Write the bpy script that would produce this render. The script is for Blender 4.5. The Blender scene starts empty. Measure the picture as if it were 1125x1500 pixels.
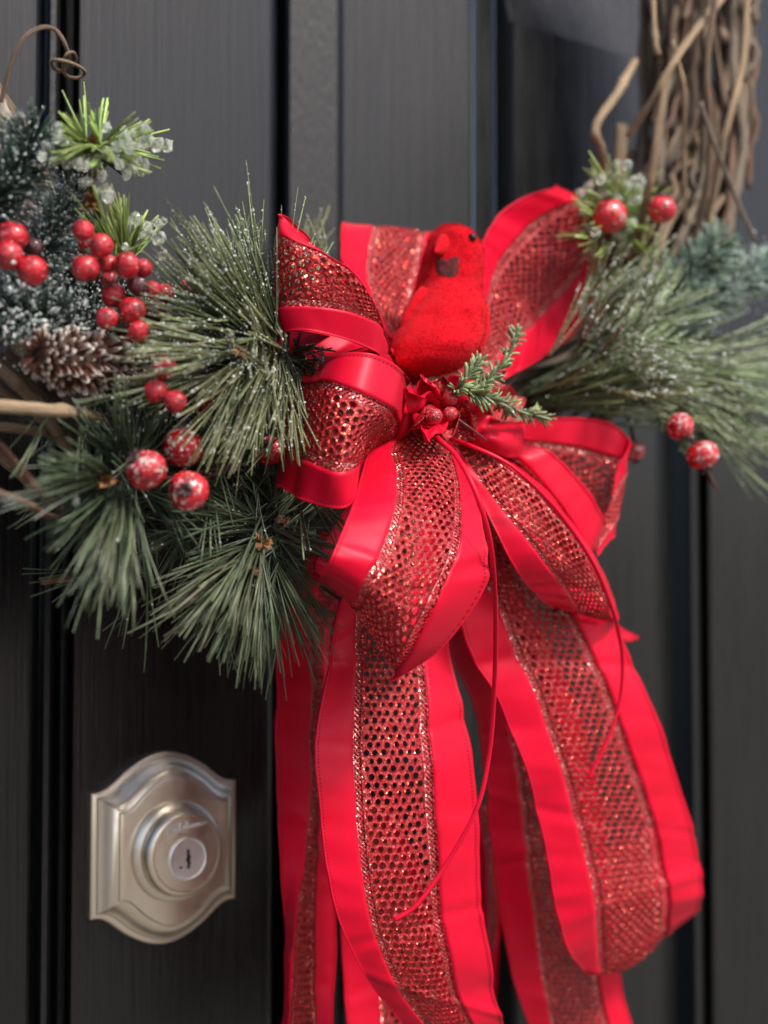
import bpy, math, random
import numpy as np
from mathutils import Vector, noise
random.seed(11)
R = math.radians
SC = bpy.context.scene
COL = SC.collection

# ------------------------------------------------------------------ camera
IMG_W, IMG_H = 1125.0, 1500.0
FPX = 2167.0                         # focal length in photo pixels
YAW, PITCH = R(37.0), R(2.6)
CAM = Vector((0.0, -0.62, 1.25))     # the door's face is the plane y = 0
cd = bpy.data.cameras.new('camera'); cam = bpy.data.objects.new('camera', cd); COL.objects.link(cam)
cam.location = CAM
cam.rotation_euler = (math.pi/2 + PITCH, 0, -YAW)
cd.sensor_fit = 'HORIZONTAL'; cd.sensor_width = 36.0; cd.lens = 36.0*FPX/IMG_W
cd.clip_start = 0.01; cd.clip_end = 200
cd.dof.use_dof = True; cd.dof.focus_distance = 0.583; cd.dof.aperture_fstop = 7.4
SC.camera = cam
# ------------------------------------------------------------------ world, sun, exposure
SUN_EL, SUN_AZ = R(50), R(166)       # azimuth: compass-like, 180 = straight in front of the door
w = bpy.data.worlds.new('World'); SC.world = w; w.use_nodes = True
nt = w.node_tree; nt.nodes.clear()
sky = nt.nodes.new('ShaderNodeTexSky'); sky.sky_type = 'NISHITA'; sky.sun_disc = False
sky.sun_elevation = SUN_EL; sky.sun_rotation = SUN_AZ; sky.air_density = 0.8; sky.dust_density = 4.0; sky.ozone_density = 1.0
bgn = nt.nodes.new('ShaderNodeBackground'); bgn.inputs['Strength'].default_value = 0.088
out = nt.nodes.new('ShaderNodeOutputWorld')
nt.links.new(sky.outputs[0], bgn.inputs[0]); nt.links.new(bgn.outputs[0], out.inputs[0])
sl = bpy.data.lights.new('sun', 'SUN'); sl.energy = 1.5; sl.angle = R(10); sl.color = (1.0, 0.97, 0.93)
so = bpy.data.objects.new('sun', sl); COL.objects.link(so); so.location = (1, -2, 4)
sdir = Vector((math.sin(SUN_AZ)*math.cos(SUN_EL), math.cos(SUN_AZ)*math.cos(SUN_EL), math.sin(SUN_EL)))
so.rotation_euler = sdir.to_track_quat('Z', 'Y').to_euler()
SC.view_settings.view_transform = 'Standard'; SC.view_settings.look = 'None'
SC.view_settings.gamma = 1.0; SC.view_settings.exposure = 1.3
SC.render.engine = 'CYCLES'
SC.cycles.use_denoising = True
SC.cycles.max_bounces = 6; SC.cycles.diffuse_bounces = 3; SC.cycles.glossy_bounces = 3
SC.cycles.transmission_bounces = 5; SC.cycles.transparent_max_bounces = 6
SC.cycles.sample_clamp_indirect = 6.0

# ------------------------------------------------------------------ measuring helpers
FW = Vector((math.sin(YAW)*math.cos(PITCH), math.cos(YAW)*math.cos(PITCH), math.sin(PITCH)))
RT = Vector((math.cos(YAW), -math.sin(YAW), 0.0))
UP = RT.cross(FW)
def at(px, py, d):
    """point of the place seen at photo pixel px,py and standing d metres off the door's face"""
    v = FW + RT*((px-IMG_W/2)/FPX) + UP*((IMG_H/2-py)/FPX)
    return CAM + v*((-d-CAM.y)/v.y)
def mpp(p):
    """metres per photo pixel at a point"""
    return (p-CAM).dot(FW)/FPX
def rnd(a, b): return random.uniform(a, b)
def V(*a): return Vector(a)

# ------------------------------------------------------------------ mesh helpers
class MB:
    def __init__(s): s.v = []; s.f = []; s.c = []; s.uv = {}
    def vert(s, p, c=(1,1,1), uv=None):
        s.v.append((p[0], p[1], p[2])); s.c.append(c)
        i = len(s.v)-1
        if uv is not None: s.uv[i] = uv
        return i
    def face(s, *i): s.f.append(tuple(i))
    def grid(s, rows, close_u=False, uvs=None, cols=None):
        n = len(rows[0]); b = len(s.v)
        for j, r in enumerate(rows):
            for i, p in enumerate(r):
                s.vert(p, cols[j][i] if cols else (1,1,1), uvs[j][i] if uvs else None)
        for j in range(len(rows)-1):
            for i in range(n if close_u else n-1):
                k = (i+1) % n
                s.f.append((b+j*n+i, b+j*n+k, b+(j+1)*n+k, b+(j+1)*n+i))
        return b
    def build(s, name, mat, parent=None, smooth=True):
        me = bpy.data.meshes.new(name)
        me.from_pydata(s.v, [], s.f); me.update()
        if s.f:
            ca = me.color_attributes.new('Col', 'FLOAT_COLOR', 'POINT')
            arr = np.ones((len(s.v), 4), dtype=np.float32); arr[:, :3] = np.array(s.c, dtype=np.float32).reshape(-1, 3)
            ca.data.foreach_set('color', arr.ravel())
            if s.uv:
                ul = me.uv_layers.new(name='UVMap')
                li = np.empty(len(me.loops), dtype=np.int32); me.loops.foreach_get('vertex_index', li)
                ua = np.zeros((len(s.v), 2), dtype=np.float32)
                for i, q in s.uv.items(): ua[i] = q
                ul.data.foreach_set('uv', ua[li].ravel())
            me.polygons.foreach_set('use_smooth', [smooth]*len(me.polygons))
        me.materials.append(mat)
        o = bpy.data.objects.new(name, me); COL.objects.link(o)
        if parent: o.parent = parent; o.matrix_parent_inverse = parent.matrix_basis.inverted()
        return o
def link_mesh(name, me, parent, mat4):
    o = bpy.data.objects.new(name, me); COL.objects.link(o)
    o.parent = parent; o.matrix_parent_inverse = parent.matrix_basis.inverted(); o.matrix_basis = mat4
    return o
def thing(name, label, cat, loc, group=None):
    o = bpy.data.objects.new(name, None); COL.objects.link(o); o.location = loc
    o.empty_display_size = 0.01
    o['label'] = label; o['category'] = cat
    if group: o['group'] = group
    return o
def stuff(o): o['kind'] = 'stuff'; return o

def catmull(P, t):
    n = len(P)-1
    t = min(max(t, 0.0), n-1e-9); i = int(t); f = t-i
    p1, p2 = P[i], P[i+1]
    p0 = P[i-1] if i > 0 else p1*2-p2
    p3 = P[i+2] if i+2 <= n else p2*2-p1
    return 0.5*((2*p1)+(p2-p0)*f+(2*p0-5*p1+4*p2-p3)*f*f+(3*p1-p0-3*p2+p3)*f**3)
def resample(P, m):
    return [catmull(P, (len(P)-1)*k/(m-1)) for k in range(m)]
def frames(path):
    """parallel-transport frames along a list of Vectors"""
    out = []; t = (path[1]-path[0]).normalized()
    a = V(0,0,1) if abs(t.z) < .9 else V(1,0,0)
    n = (a - t*a.dot(t)).normalized()
    for i in range(len(path)):
        if 0 < i < len(path)-1: t2 = (path[i+1]-path[i-1])
        elif i == 0: t2 = path[1]-path[0]
        else: t2 = path[-1]-path[-2]
        t2 = t2.normalized() if t2.length > 1e-9 else t
        n = (n - t2*n.dot(t2)); n = n.normalized() if n.length > 1e-9 else t2.orthogonal().normalized()
        out.append((t2, n, t2.cross(n))); t = t2
    return out
def tube(mb, path, rad, sides=8, cap=True, col=(1,1,1), wob=0.0, flat=1.0):
    fr = frames(path); rows = []; uvs = []; L = 0.0
    for i, p in enumerate(path):
        if i: L += (path[i]-path[i-1]).length
        r = rad(i/(len(path)-1)) if callable(rad) else rad
        t, n, b = fr[i]; row = []; ur = []
        for k in range(sides):
            a = 2*math.pi*k/sides
            rr = r*(1+(noise.noise(V(p.x*150+k*3.1, p.y*150, p.z*150))*wob if wob else 0))
            row.append(p+n*(math.cos(a)*rr)+b*(math.sin(a)*rr*flat)); ur.append((a/6.2832 if k <= sides/2 else 1-a/6.2832, L))
        rows.append(row); uvs.append(ur)
    c = [[col]*sides for _ in rows]
    b0 = mb.grid(rows, True, uvs, c)
    if cap:
        mb.f.append(tuple(range(b0+sides-1, b0-1, -1)))
        e = b0+(len(rows)-1)*sides; mb.f.append(tuple(range(e, e+sides)))

# ------------------------------------------------------------------ materials
class NT:
    def __init__(s, name):
        s.m = bpy.data.materials.new(name); s.m.use_nodes = True
        s.t = s.m.node_tree; s.b = s.t.nodes['Principled BSDF']
    def n(s, typ, **kw):
        x = s.t.nodes.new(typ)
        for k, v in kw.items():
            if k in x.inputs.keys(): x.inputs[k].default_value = v
            else: setattr(x, k, v)
        return x
    def l(s, a, b): s.t.links.new(a, b)
    def set(s, **kw):
        for k, v in kw.items():
            k = k.replace('_', ' ')
            if k in s.b.inputs.keys(): s.b.inputs[k].default_value = v
    def ramp(s, fac, *stops, interp='LINEAR'):
        r = s.n('ShaderNodeValToRGB'); e = r.color_ramp.elements; r.color_ramp.interpolation = interp
        while len(e) < len(stops): e.new(.5)
        for q, (p, c) in zip(e, stops): q.position = p; q.color = (*c, 1) if len(c) == 3 else c
        s.l(fac, r.inputs[0]); return r.outputs[0]
    def bump(s, h, strength=.3, dist=.001, normal=None):
        b = s.n('ShaderNodeBump'); b.inputs['Strength'].default_value = strength; b.inputs['Distance'].default_value = dist
        s.l(h, b.inputs['Height'])
        if normal is not None: s.l(normal, b.inputs['Normal'])
        return b.outputs[0]
    def noise(s, vec, scale, detail=3, rough=.5):
        x = s.n('ShaderNodeTexNoise'); x.inputs['Scale'].default_value = scale; x.inputs['Detail'].default_value = detail; x.inputs['Roughness'].default_value = rough
        if vec is not None: s.l(vec, x.inputs['Vector'])
        return x.outputs['Fac']
    def coord(s, which='Object', scale=None):
        c = s.n('ShaderNodeTexCoord').outputs[which]
        if scale:
            m = s.n('ShaderNodeMapping'); m.inputs['Scale'].default_value = scale; s.l(c, m.inputs[0]); c = m.outputs[0]
        return c
    def geo(s, scale=None):
        c = s.n('ShaderNodeNewGeometry').outputs['Position']
        if scale:
            m = s.n('ShaderNodeMapping'); m.inputs['Scale'].default_value = scale; s.l(c, m.inputs[0]); c = m.outputs[0]
        return c
    def math(s, op, a, b=None):
        x = s.n('ShaderNodeMath', operation=op)
        for i, q in enumerate((a, b)):
            if q is None: continue
            if isinstance(q, (int, float)): x.inputs[i].default_value = q
            else: s.l(q, x.inputs[i])
        return x.outputs[0]
    def mixc(s, fac, a, b, mode='MIX'):
        x = s.n('ShaderNodeMix', data_type='RGBA', blend_type=mode)
        for i, q in ((0, fac), (6, a), (7, b)):
            if isinstance(q, (int, float)): x.inputs[i].default_value = q
            elif isinstance(q, tuple): x.inputs[i].default_value = (*q, 1) if len(q) == 3 else q
            else: s.l(q, x.inputs[i])
        return x.outputs[2]
M = {}
def mat_door():
    n = NT('black_door_paint')
    g = n.noise(n.geo((420, 420, 9)), 1.0, 4, .6)
    g2 = n.noise(n.geo((900, 900, 22)), 1.0, 2, .5)
    blot = n.noise(n.geo((14, 14, 5)), 1.0, 3, .6)
    n.l(n.ramp(blot, (.3, (.0045, .0046, .0044)), (.75, (.0095, .0095, .009))), n.b.inputs['Base Color'])
    n.l(n.ramp(g, (.3, (.20,)*3), (.7, (.36,)*3)), n.b.inputs['Roughness'])
    b1 = n.bump(g, .33, .0013)
    n.l(n.bump(g2, .2, .0005, b1), n.b.inputs['Normal'])
    n.set(Specular_IOR_Level=.5)
    return n.m
def mat_door_rough():
    n = NT('black_moulding_paint')
    g = n.noise(n.geo((500, 500, 160)), 1.0, 4, .65)
    n.set(Base_Color=(.008, .0082, .008, 1)); n.l(n.ramp(g, (.3, (.32,)*3), (.7, (.5,)*3)), n.b.inputs['Roughness'])
    n.l(n.bump(g, .45, .0012), n.b.inputs['Normal'])
    return n.m
def mat_satin():
    n = NT('red_satin')
    uv = n.coord('UV')
    sep = n.n('ShaderNodeSeparateXYZ'); n.l(uv, sep.inputs[0])       # x: mm across from the outer edge, y: mm along
    x, y = sep.outputs[0], sep.outputs[1]
    tw = n.math('SINE', n.math('MULTIPLY', n.math('ADD', x, n.math('MULTIPLY', y, 1.25)), 6.6))
    # stitch row next to the outer edge
    near = n.math('LESS_THAN', n.math('ABSOLUTE', n.math('SUBTRACT', x, 1.45)), .34)
    dash = n.math('GREATER_THAN', n.math('SINE', n.math('MULTIPLY', y, 4.2)), -.1)
    st = n.math('MULTIPLY', near, dash)
    var = n.noise(n.geo((35, 35, 35)), 1, 2)
    base = n.ramp(var, (.3, (.54, .0014, .018)), (.7, (.64, .0025, .027)))
    base = n.mixc(1.0, base, n.ramp(tw, (0, (.90,)*3), (1, (1.06,)*3)), 'MULTIPLY')
    n.l(n.mixc(st, base, (.22, .001, .008)), n.b.inputs['Base Color'])
    b1 = n.bump(tw, .10, .00008)
    b2 = n.bump(n.noise(n.geo((900, 900, 900)), 1, 2), .10, .0002, b1)
    n.l(n.bump(n.math('SUBTRACT', 1.0, st), .6, .00025, b2), n.b.inputs['Normal'])
    n.set(Roughness=.40, Specular_IOR_Level=.33, Specular_Tint=(1, .42, .52, 1), Sheen_Weight=.05, Sheen_Tint=(1, .2, .3, 1))
    return n.m
def mat_glitter(name, base, fleck, amount, base_rough=.45, scale=2300.0):
    n = NT(name)
    vo = n.n('ShaderNodeTexVoronoi'); vo.inputs['Scale'].default_value = scale; n.l(n.geo(), vo.inputs['Vector'])
    sp = n.n('ShaderNodeSeparateColor'); n.l(vo.outputs['Color'], sp.inputs[0])
    on = n.math('GREATER_THAN', sp.outputs[0], 1-amount)
    n.l(n.mixc(on, base, n.mixc(sp.outputs[1], fleck[0], fleck[1])), n.b.inputs['Base Color'])
    n.l(n.math('MULTIPLY', on, 1.0), n.b.inputs['Metallic'])
    n.l(n.ramp(on, (0, (base_rough,)*3), (1, (.27,)*3)), n.b.inputs['Roughness'])
    # random facet tilt
    vm = n.n('ShaderNodeVectorMath', operation='SUBTRACT'); n.l(vo.outputs['Color'], vm.inputs[0]); vm.inputs[1].default_value = (.5, .5, .5)
    sc = n.n('ShaderNodeVectorMath', operation='SCALE'); n.l(vm.outputs[0], sc.inputs[0]); sc.inputs['Scale'].default_value = .95
    ad = n.n('ShaderNodeVectorMath', operation='ADD'); n.l(n.n('ShaderNodeNewGeometry').outputs['Normal'], ad.inputs[0]); n.l(sc.outputs[0], ad.inputs[1])
    nm = n.n('ShaderNodeVectorMath', operation='NORMALIZE'); n.l(ad.outputs[0], nm.inputs[0]); n.l(nm.outputs[0], n.b.inputs['Normal'])
    return n.m
def mat_col(name, rough=.5, spec=.4, bump=None, mul=None, trans=0, sss=0, **kw):
    """colour from the mesh's own Col attribute with a little mottling"""
    n = NT(name)
    a = n.n('ShaderNodeVertexColor', layer_name='Col').outputs[0]
    g = n.noise(n.geo((250,)*3), 1, 3)
    n.l(n.mixc(1.0, a, n.ramp(g, (.25, (.72,)*3), (.75, (1.25,)*3)), 'MULTIPLY'), n.b.inputs['Base Color'])
    n.set(Roughness=rough, Specular_IOR_Level=spec, **kw)
    if bump: n.l(n.bump(n.noise(n.geo((bump[0],)*3), 1, 3), bump[1], bump[2]), n.b.inputs['Normal'])
    return n.m
def mat_bark():
    n = NT('vine_bark')
    uv = n.coord('UV', (16, 210, 1))
    g = n.noise(uv, 1.0, 5, .65)
    st = n.noise(n.coord('UV', (34, 26, 1)), 1.0, 4, .6)
    a = n.n('ShaderNodeVertexColor', layer_name='Col').outputs[0]
    n.l(n.mixc(1.0, a, n.ramp(st, (.25, (.35, .33, .32)), (.48, (.85, .85, .85)), (.75, (1.7, 1.62, 1.5))), 'MULTIPLY'), n.b.inputs['Base Color'])
    n.set(Roughness=.75, Specular_IOR_Level=.25)
    n.l(n.bump(st, 1.0, .0016, n.bump(g, .3, .0005)), n.b.inputs['Normal'])
    return n.m
def mat_berry(name, col, frost, dark=(.12, .002, .004)):
    n = NT(name)
    p = n.coord('Object')
    oi = n.n('ShaderNodeObjectInfo').outputs['Random']
    off = n.n('ShaderNodeVectorMath', operation='ADD'); n.l(p, off.inputs[0]); n.l(n.math('MULTIPLY', oi, 40.0), off.inputs[1])
    ms = n.noise(off.outputs[0], 2.6, 6, .72)
    base = n.ramp(n.noise(off.outputs[0], 1.3, 2), (.3, dark), (.5, col), (.75, tuple(min(1, c*1.25) for c in col)))
    fr = n.ramp(ms, (frost, (0,)*3), (frost+.05, (1,)*3))
    n.l(n.mixc(fr, base, (.72, .66, .62)), n.b.inputs['Base Color'])
    n.l(n.ramp(fr, (0, (.27,)*3), (1, (.6,)*3)), n.b.inputs['Roughness'])
    n.set(Coat_Weight=.5, Coat_Roughness=.09, Specular_IOR_Level=.5)
    wr = n.n('ShaderNodeTexNoise'); wr.inputs['Scale'].default_value = 2.6; wr.inputs['Detail'].default_value = 4; wr.inputs['Distortion'].default_value = 1.2
    n.l(off.outputs[0], wr.inputs['Vector'])
    n.l(n.bump(fr, .5, .0004, n.bump(wr.outputs[0], .7, .0016)), n.b.inputs['Normal'])
    return n.m
def mat_metal(name, col, rough, brush=None):
    n = NT(name); n.set(Base_Color=(*col, 1), Metallic=1.0, Roughness=rough)
    g = n.noise(n.geo((300, 300, 300)), 1, 3)
    n.l(n.ramp(g, (.3, (rough*.85,)*3), (.7, (rough*1.2,)*3)), n.b.inputs['Roughness'])
    return n.m
def mat_plain(name, col, rough=.5, **kw):
    n = NT(name); n.set(Base_Color=(*col, 1), Roughness=rough, **kw)
    g = n.noise(n.geo((400,)*3), 1, 3)
    n.l(n.mixc(1.0, (*col, 1), n.ramp(g, (.3, (.8,)*3), (.7, (1.15,)*3)), 'MULTIPLY'), n.b.inputs['Base Color'])
    return n.m
def mat_felt():
    n = NT('red_flock')
    g = n.noise(n.geo((900,)*3), 1, 4, .7); g2 = n.noise(n.geo((120,)*3), 1, 3)
    n.l(n.ramp(g2, (.3, (.46, .002, .008)), (.7, (.60, .004, .014))), n.b.inputs['Base Color'])
    n.set(Roughness=.95, Specular_IOR_Level=.1, Sheen_Weight=.3, Sheen_Roughness=.5, Sheen_Tint=(1, .15, .15, 1))
    n.l(n.bump(g2, .5, .002, n.bump(g, .7, .0009)), n.b.inputs['Normal'])
    return n.m
def mat_ice():
    n = NT('clear_ice'); n.set(Base_Color=(.93, .98, .88, 1), Roughness=.08, IOR=1.36, Transmission_Weight=.84, Specular_IOR_Level=.6)
    n.l(n.bump(n.noise(n.geo((900,)*3), 1, 2), .25, .0004), n.b.inputs['Normal'])
    return n.m
M['door'] = mat_door(); M['door_rough'] = mat_door_rough()
M['satin'] = mat_satin()
M['net'] = mat_glitter('red_glitter_net', (.34, .001, .007), ((.85, .03, .03), (1.0, .34, .22)), .22, .55, 1350.0)
M['trim'] = mat_glitter('pink_lattice_thread', (.52, .02, .03), ((.95, .15, .14), (1.0, .68, .58)), .4, .35, 1350.0)
M['needle'] = mat_col('pine_needle', .38, .45)
M['frost'] = mat_plain('frost_flake', (.66, .69, .66), .5, Specular_IOR_Level=.5)
M['bark'] = mat_bark()
M['bud'] = mat_col('brown_bud', .7, .2, (900, .4, .0006))
M['berry'] = mat_berry('red_berry', (.50, .004, .014), .615)
M['berry_dark'] = mat_berry('dark_berry', (.075, .006, .012), .72, (.02, .002, .004))
M['hip'] = mat_berry('frosted_berry', (.50, .005, .013), .55)
M['calyx'] = mat_plain('dark_calyx', (.055, .022, .018), .6)
M['stem'] = mat_plain('berry_stem', (.09, .03, .024), .55)
M['nickel'] = mat_metal('satin_nickel', (.82, .73, .59), .34)
M['nickel2'] = mat_metal('key_nickel', (.90, .88, .85), .40)
M['black'] = mat_plain('keyway_black', (.006, .006, .006), .5)
M['felt'] = mat_felt()
mk = NT('dark_face_patch'); mk.l(mk.ramp(mk.noise(mk.geo((420,)*3), 1, 4, .7), (.42, (.022, .009, .008)), (.62, (.16, .006, .008))), mk.b.inputs['Base Color']); mk.set(Roughness=.9)
M['mask'] = mk.m
M['eye'] = mat_plain('glossy_black', (.004, .004, .004), .08)
M['ice'] = mat_ice()
M['cone'] = mat_col('cone_scale', .65, .3, (700, .4, .0006))
M['fabric'] = M['satin']

# ------------------------------------------------------------------ the door
def dx(px, d=0.0, py=850): return at(px, py, d).x
door = bpy.data.objects.new('door', None); COL.objects.link(door); door['kind'] = 'structure'
door['label'] = 'black painted wood panel door behind the wreath'
ZT, ZB = 2.05, 0.02
gm = NT('concrete'); gm.l(gm.ramp(gm.noise(gm.geo((3, 3, 3)), 1, 5), (.3, (.13, .12, .105)), (.7, (.20, .185, .165))), gm.b.inputs['Base Color']); gm.set(Roughness=.85)
gmb = MB(); gmb.grid([[V(x, y, 0) for x in (-40, 40)] for y in (-60, .3)]); g_ = gmb.build('bounce_ground', gm.m, smooth=False); g_['kind'] = 'structure'  # unseen concrete sheet, added only to bounce light up onto the door
def strip(name, prof, mat, z0=ZB, z1=ZT, parent=door):
    """upright board with the given (photo column, depth) profile"""
    mb = MB(); rows = []
    pts = [(dx(px, d), -d) for px, d in prof]
    for z in (z0, z1): rows.append([V(x, y, z) for x, y in pts])
    mb.grid(rows)
    # a closed back
    xa, ya = pts[0]; xb, yb = pts[-1]; yk = .045
    i = [mb.vert((x, y, z)) for x, y, z in ((xa, ya, z0), (xa, yk, z0), (xb, yk, z0), (xb, yb, z0), (xa, ya, z1), (xa, yk, z1), (xb, yk, z1), (xb, yb, z1))]
    mb.face(i[0], i[4], i[5], i[1]); mb.face(i[1], i[5], i[6], i[2]); mb.face(i[2], i[6], i[7], i[3])
    return mb.build(name, mat, parent, smooth=False)
strip('jamb', [(-420, .004), (44, .004), (48, .0025), (50, -.004)], M['door'])
strip('weather_strip', [(51, -.016), (57, -.016), (60, -.006), (66, -.002), (74, -.002), (79, -.006), (81, -.014), (87, -.014)], M['door_rough'])
strip('edge_bead', [(88, -.008), (90, -.0045), (95, -.003), (100, -.0045), (102, -.009), (105, -.009)], M['door_rough'])
strip('stile', [(106, -.006), (108, -.001), (110, 0), (393, 0), (398, -.001), (400, -.004)], M['door'])
strip('groove', [(401, -.024), (421, -.024)], M['door'])
strip('moulding', [(417, -.022), (419, -.0085), (423, -.0062), (492, -.0012), (495, -.0015), (498, -.006)], M['door_rough'])
PZ1 = at(750, 35, 0.0).z
FX0, FX1 = dx(755, 0), dx(958, 0)
strip('panel_margin', [(499, -.017), (502, -.0145), (688, -.0035), (692, -.0035), (694, -.006)], M['door'])
# the raised field of the panel: bevels on its left and top, flat face
def field():
    zt = PZ1; zb = ZB+.1; bx = .005; bz = .05; dp = -.0105; ft = .0015
    mb = MB()
    xo0, xo1, zo1, zo0 = FX0-bx, FX1+.028, zt+bz, zb-bz
    o = [mb.vert(p) for p in ((xo0, -dp, zo0), (xo1, -dp, zo0), (xo1, -dp, zo1), (xo0, -dp, zo1))]
    e = .0022
    q = [mb.vert(p) for p in ((FX0-e, -ft+.003, zb-e), (FX1+e, -ft+.003, zb-e), (FX1+e, -ft+.003, zt+e), (FX0-e, -ft+.003, zt+e))]
    r = [mb.vert(p) for p in ((FX0-e*.4, -ft, zb), (FX1+e*.4, -ft, zb), (FX1, -ft, zt+e*.4), (FX0-e*.4, -ft, zt+e*.4))]
    for a, b in ((o, q), (q, r)):
        for i in range(4):
            j = (i+1) % 4; mb.face(a[i], a[j], b[j], b[i])
    mb.face(*r)
    mb.build('panel_field', M['door'], door, smooth=False)
    # panel margin over the bevel's top, and the rail above it
    x0, x1 = dx(695, -.0105), FX0-bx-.0002; m3 = MB(); m3.grid([[V(x0, .0105, z), V(x1, .0105, z)] for z in (ZB, ZT)]); m3.build('panel_step', M['door'], door, smooth=False)
    m2 = MB(); x0, x1 = xo0, xo1
    rows = [[V(x0, -dp, zo1), V(x1, -dp, zo1)], [V(x0, .0062, zo1+.003), V(x1, .0062, zo1+.003)], [V(x0, .0062, ZT), V(x1, .0062, ZT)]]
    m2.grid(rows); m2.build('panel_margin', M['door'], door, smooth=False)
field()
xr = dx(958, 0)+.029
def px_of_x(x, d=0.0):
    lo, hi = -500, 2400
    for _ in range(50):
        mid = (lo+hi)/2
        if dx(mid, d) < x: lo = mid
        else: hi = mid
    return lo
pr = px_of_x(xr)
strip('moulding', [(pr, -.012), (pr+3, -.004), (pr+9, -.001), (pr+15, -.0015), (pr+19, -.006), (pr+22, -.014), (pr+30, -.014)], M['door_rough'])
strip('stile', [(pr+30.5, -.012), (pr+33, -.001), (pr+36, 0), (1900, 0)], M['door'])

# ------------------------------------------------------------------ deadbolt lock
def deadbolt():
    o = at(243, 1238, 0)
    t = thing('deadbolt_lock', 'brushed nickel deadbolt with arched plate and key cylinder on the black door', 'lock', o)
    xl, xr_ = at(131, 1240, .004).x-o.x, at(355, 1240, .012).x-o.x
    hw = (xr_-xl)/2; cx = (xr_+xl)/2
    k = mpp(o); hs = 88*k; ha = 138*k                  # half height of the straight sides and of the arch
    def outline(s, n=28, dz=0.0):
        """the plate's outline, shrunk by s metres: straight sides, small shoulders and an ogee arch"""
        w_, h1, h2 = hw-s, hs-s*.9, ha-s*1.05
        top = []
        for i in range(n+1):
            u = -1+2*i/n; a = abs(u)
            # ogee: flat shoulder, then S-curve to a round top
            if a > .93: f = 0
            else: f = math.cos(a/.93*math.pi/2)**1.25 if a < .55 else None
            if f is None:
                f0 = math.cos(.55/.93*math.pi/2)**1.25; q = (.93-a)/(.93-.55); f = f0*(q*q*(1.75-.75*q))
            top.append((u*w_, h1+(h2-h1)*f))
        return top + [(-x, -z) for x, z in top]
    def ring(s, y): return [V(o.x+cx+x, -y, o.z+z) for x, z in outline(s)]
    def plate(name, prof, close=True):
        mb = MB(); rows = [ring(s*.001, y*.001) for s, y in prof]
        b = mb.grid(rows, True)
        if close: e = b+(len(rows)-1)*len(rows[0]); mb.f.append(tuple(range(e, e+len(rows[0]))))
        return mb.build(name, M['nickel'], t, smooth=False)
    p = plate('rosette', [(0, .2), (0, 5.2), (.5, 5.9), (1.6, 6.2), (2.3, 6.3), (2.5, 6.9), (2.9, 7.4), (3.6, 8.0), (4.4, 9.0), (5.4, 10.8), (6.6, 12.4), (8.0, 13.5), (9.4, 14.0), (9.9, 14.9), (10.9, 15.2)])
    for po in p.data.polygons: po.use_smooth = True
    try: p.data.set_sharp_from_angle(angle=R(32))
    except Exception: pass
    def lathe(name, prof, mat, parent, cxx=None, czz=0.0, n=56):
        mb = MB(); c = V(o.x+cx if cxx is None else cxx, 0, o.z+czz); rows = []
        for r_, y in prof: rows.append([V(c.x+math.cos(6.28318*i/n)*r_*.001, -y*.001, c.z+math.sin(6.28318*i/n)*r_*.001) for i in range(n)])
        b = mb.grid(rows, True); e = b+(len(rows)-1)*n; mb.f.append(tuple(range(e, e+n)))
        q = mb.build(name, mat, parent)
        try: q.data.set_sharp_from_angle(angle=R(40))
        except Exception: pass
        return q
    kk = 1000*k
    col = lathe('collar', [(73*kk, 14.6), (72.5*kk, 17), (70.5*kk, 18.2), (66*kk, 19.0), (63*kk, 19.6), (62*kk, 22.4), (60*kk, 24.4), (57*kk, 25.4), (54*kk, 25.6), (53*kk, 25.0), (51.5*kk, 25.0)], M['nickel'], t)
    lathe('cylinder_face', [(51.3*kk, 24.4), (50.6*kk, 25.4), (34*kk, 26.0), (31.5*kk, 26.1)], M['nickel'], t)
    plug = lathe('key_plug', [(30.8*kk, 25.6), (30.4*kk, 26.9), (28.5*kk, 27.3), (26.5*kk, 27.0), (25.5*kk, 26.95)], M['nickel2'], t, o.x+cx, -6*k)
    c = V(o.x+cx, -.0271, o.z-6*k)
    def slot(pts, name='keyway'):
        mb = MB(); f = [mb.vert((c.x+x*k, c.y-.00008, c.z+z*k)) for x, z in pts]; bck = [mb.vert((c.x+x*k, c.y+.0012, c.z+z*k)) for x, z in pts]
        mb.f.append(tuple(f)); n = len(pts)
        for i in range(n): mb.face(f[i], f[(i+1) % n], bck[(i+1) % n], bck[i])
        return mb.build(name, M['black'], plug, smooth=False)
    slot([(-2.2, 13), (1.6, 13), (1.6, 6), (4, 3), (2.4, -2), (3.6, -7), (1.2, -14), (-2, -14), (-1.5, -6), (-3.8, -2), (-2.2, 4)])
    slot([(-12+2.2*math.cos(a), -11+2.2*math.sin(a)) for a in [i*.785 for i in range(8)]], 'tool_slot')
    # engraved script signature on the face, traced as fine raised strokes
    word = [[(-34,0),(-33,10),(-31,14),(-27,14),(-26,10),(-31,7),(-26,5),(-25,1),(-30,-1),(-35,0)], [(-19,5),(-22,6),(-23,2),(-20,0),(-18,5),(-18,0),(-15,1)],
            [(-15,1),(-11,11),(-12,13),(-14,9),(-12,0),(-9,1)], [(-2,6),(-5,6),(-7,2),(-4,0),(-2,4),(0,13),(-1,4),(0,0),(3,2)], [(3,2),(4,6),(5,0),(8,5),(9,0),(13,6)],
            [(14,6),(13,1),(15,0),(17,2)], [(17,2),(18,6),(19,0),(21,5),(23,5),(24,0),(28,1),(36,5)]]
    mb = MB()
    for s in word:
        path = [V(o.x+cx+(x*.92)*k, -.0259, o.z+(36+y*.8+x*.10)*k) for x, y in s]
        tube(mb, resample(path, len(path)*5), .0003, 5)
    mb.build('script_engraving', M['nickel2'], t)
deadbolt()

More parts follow.
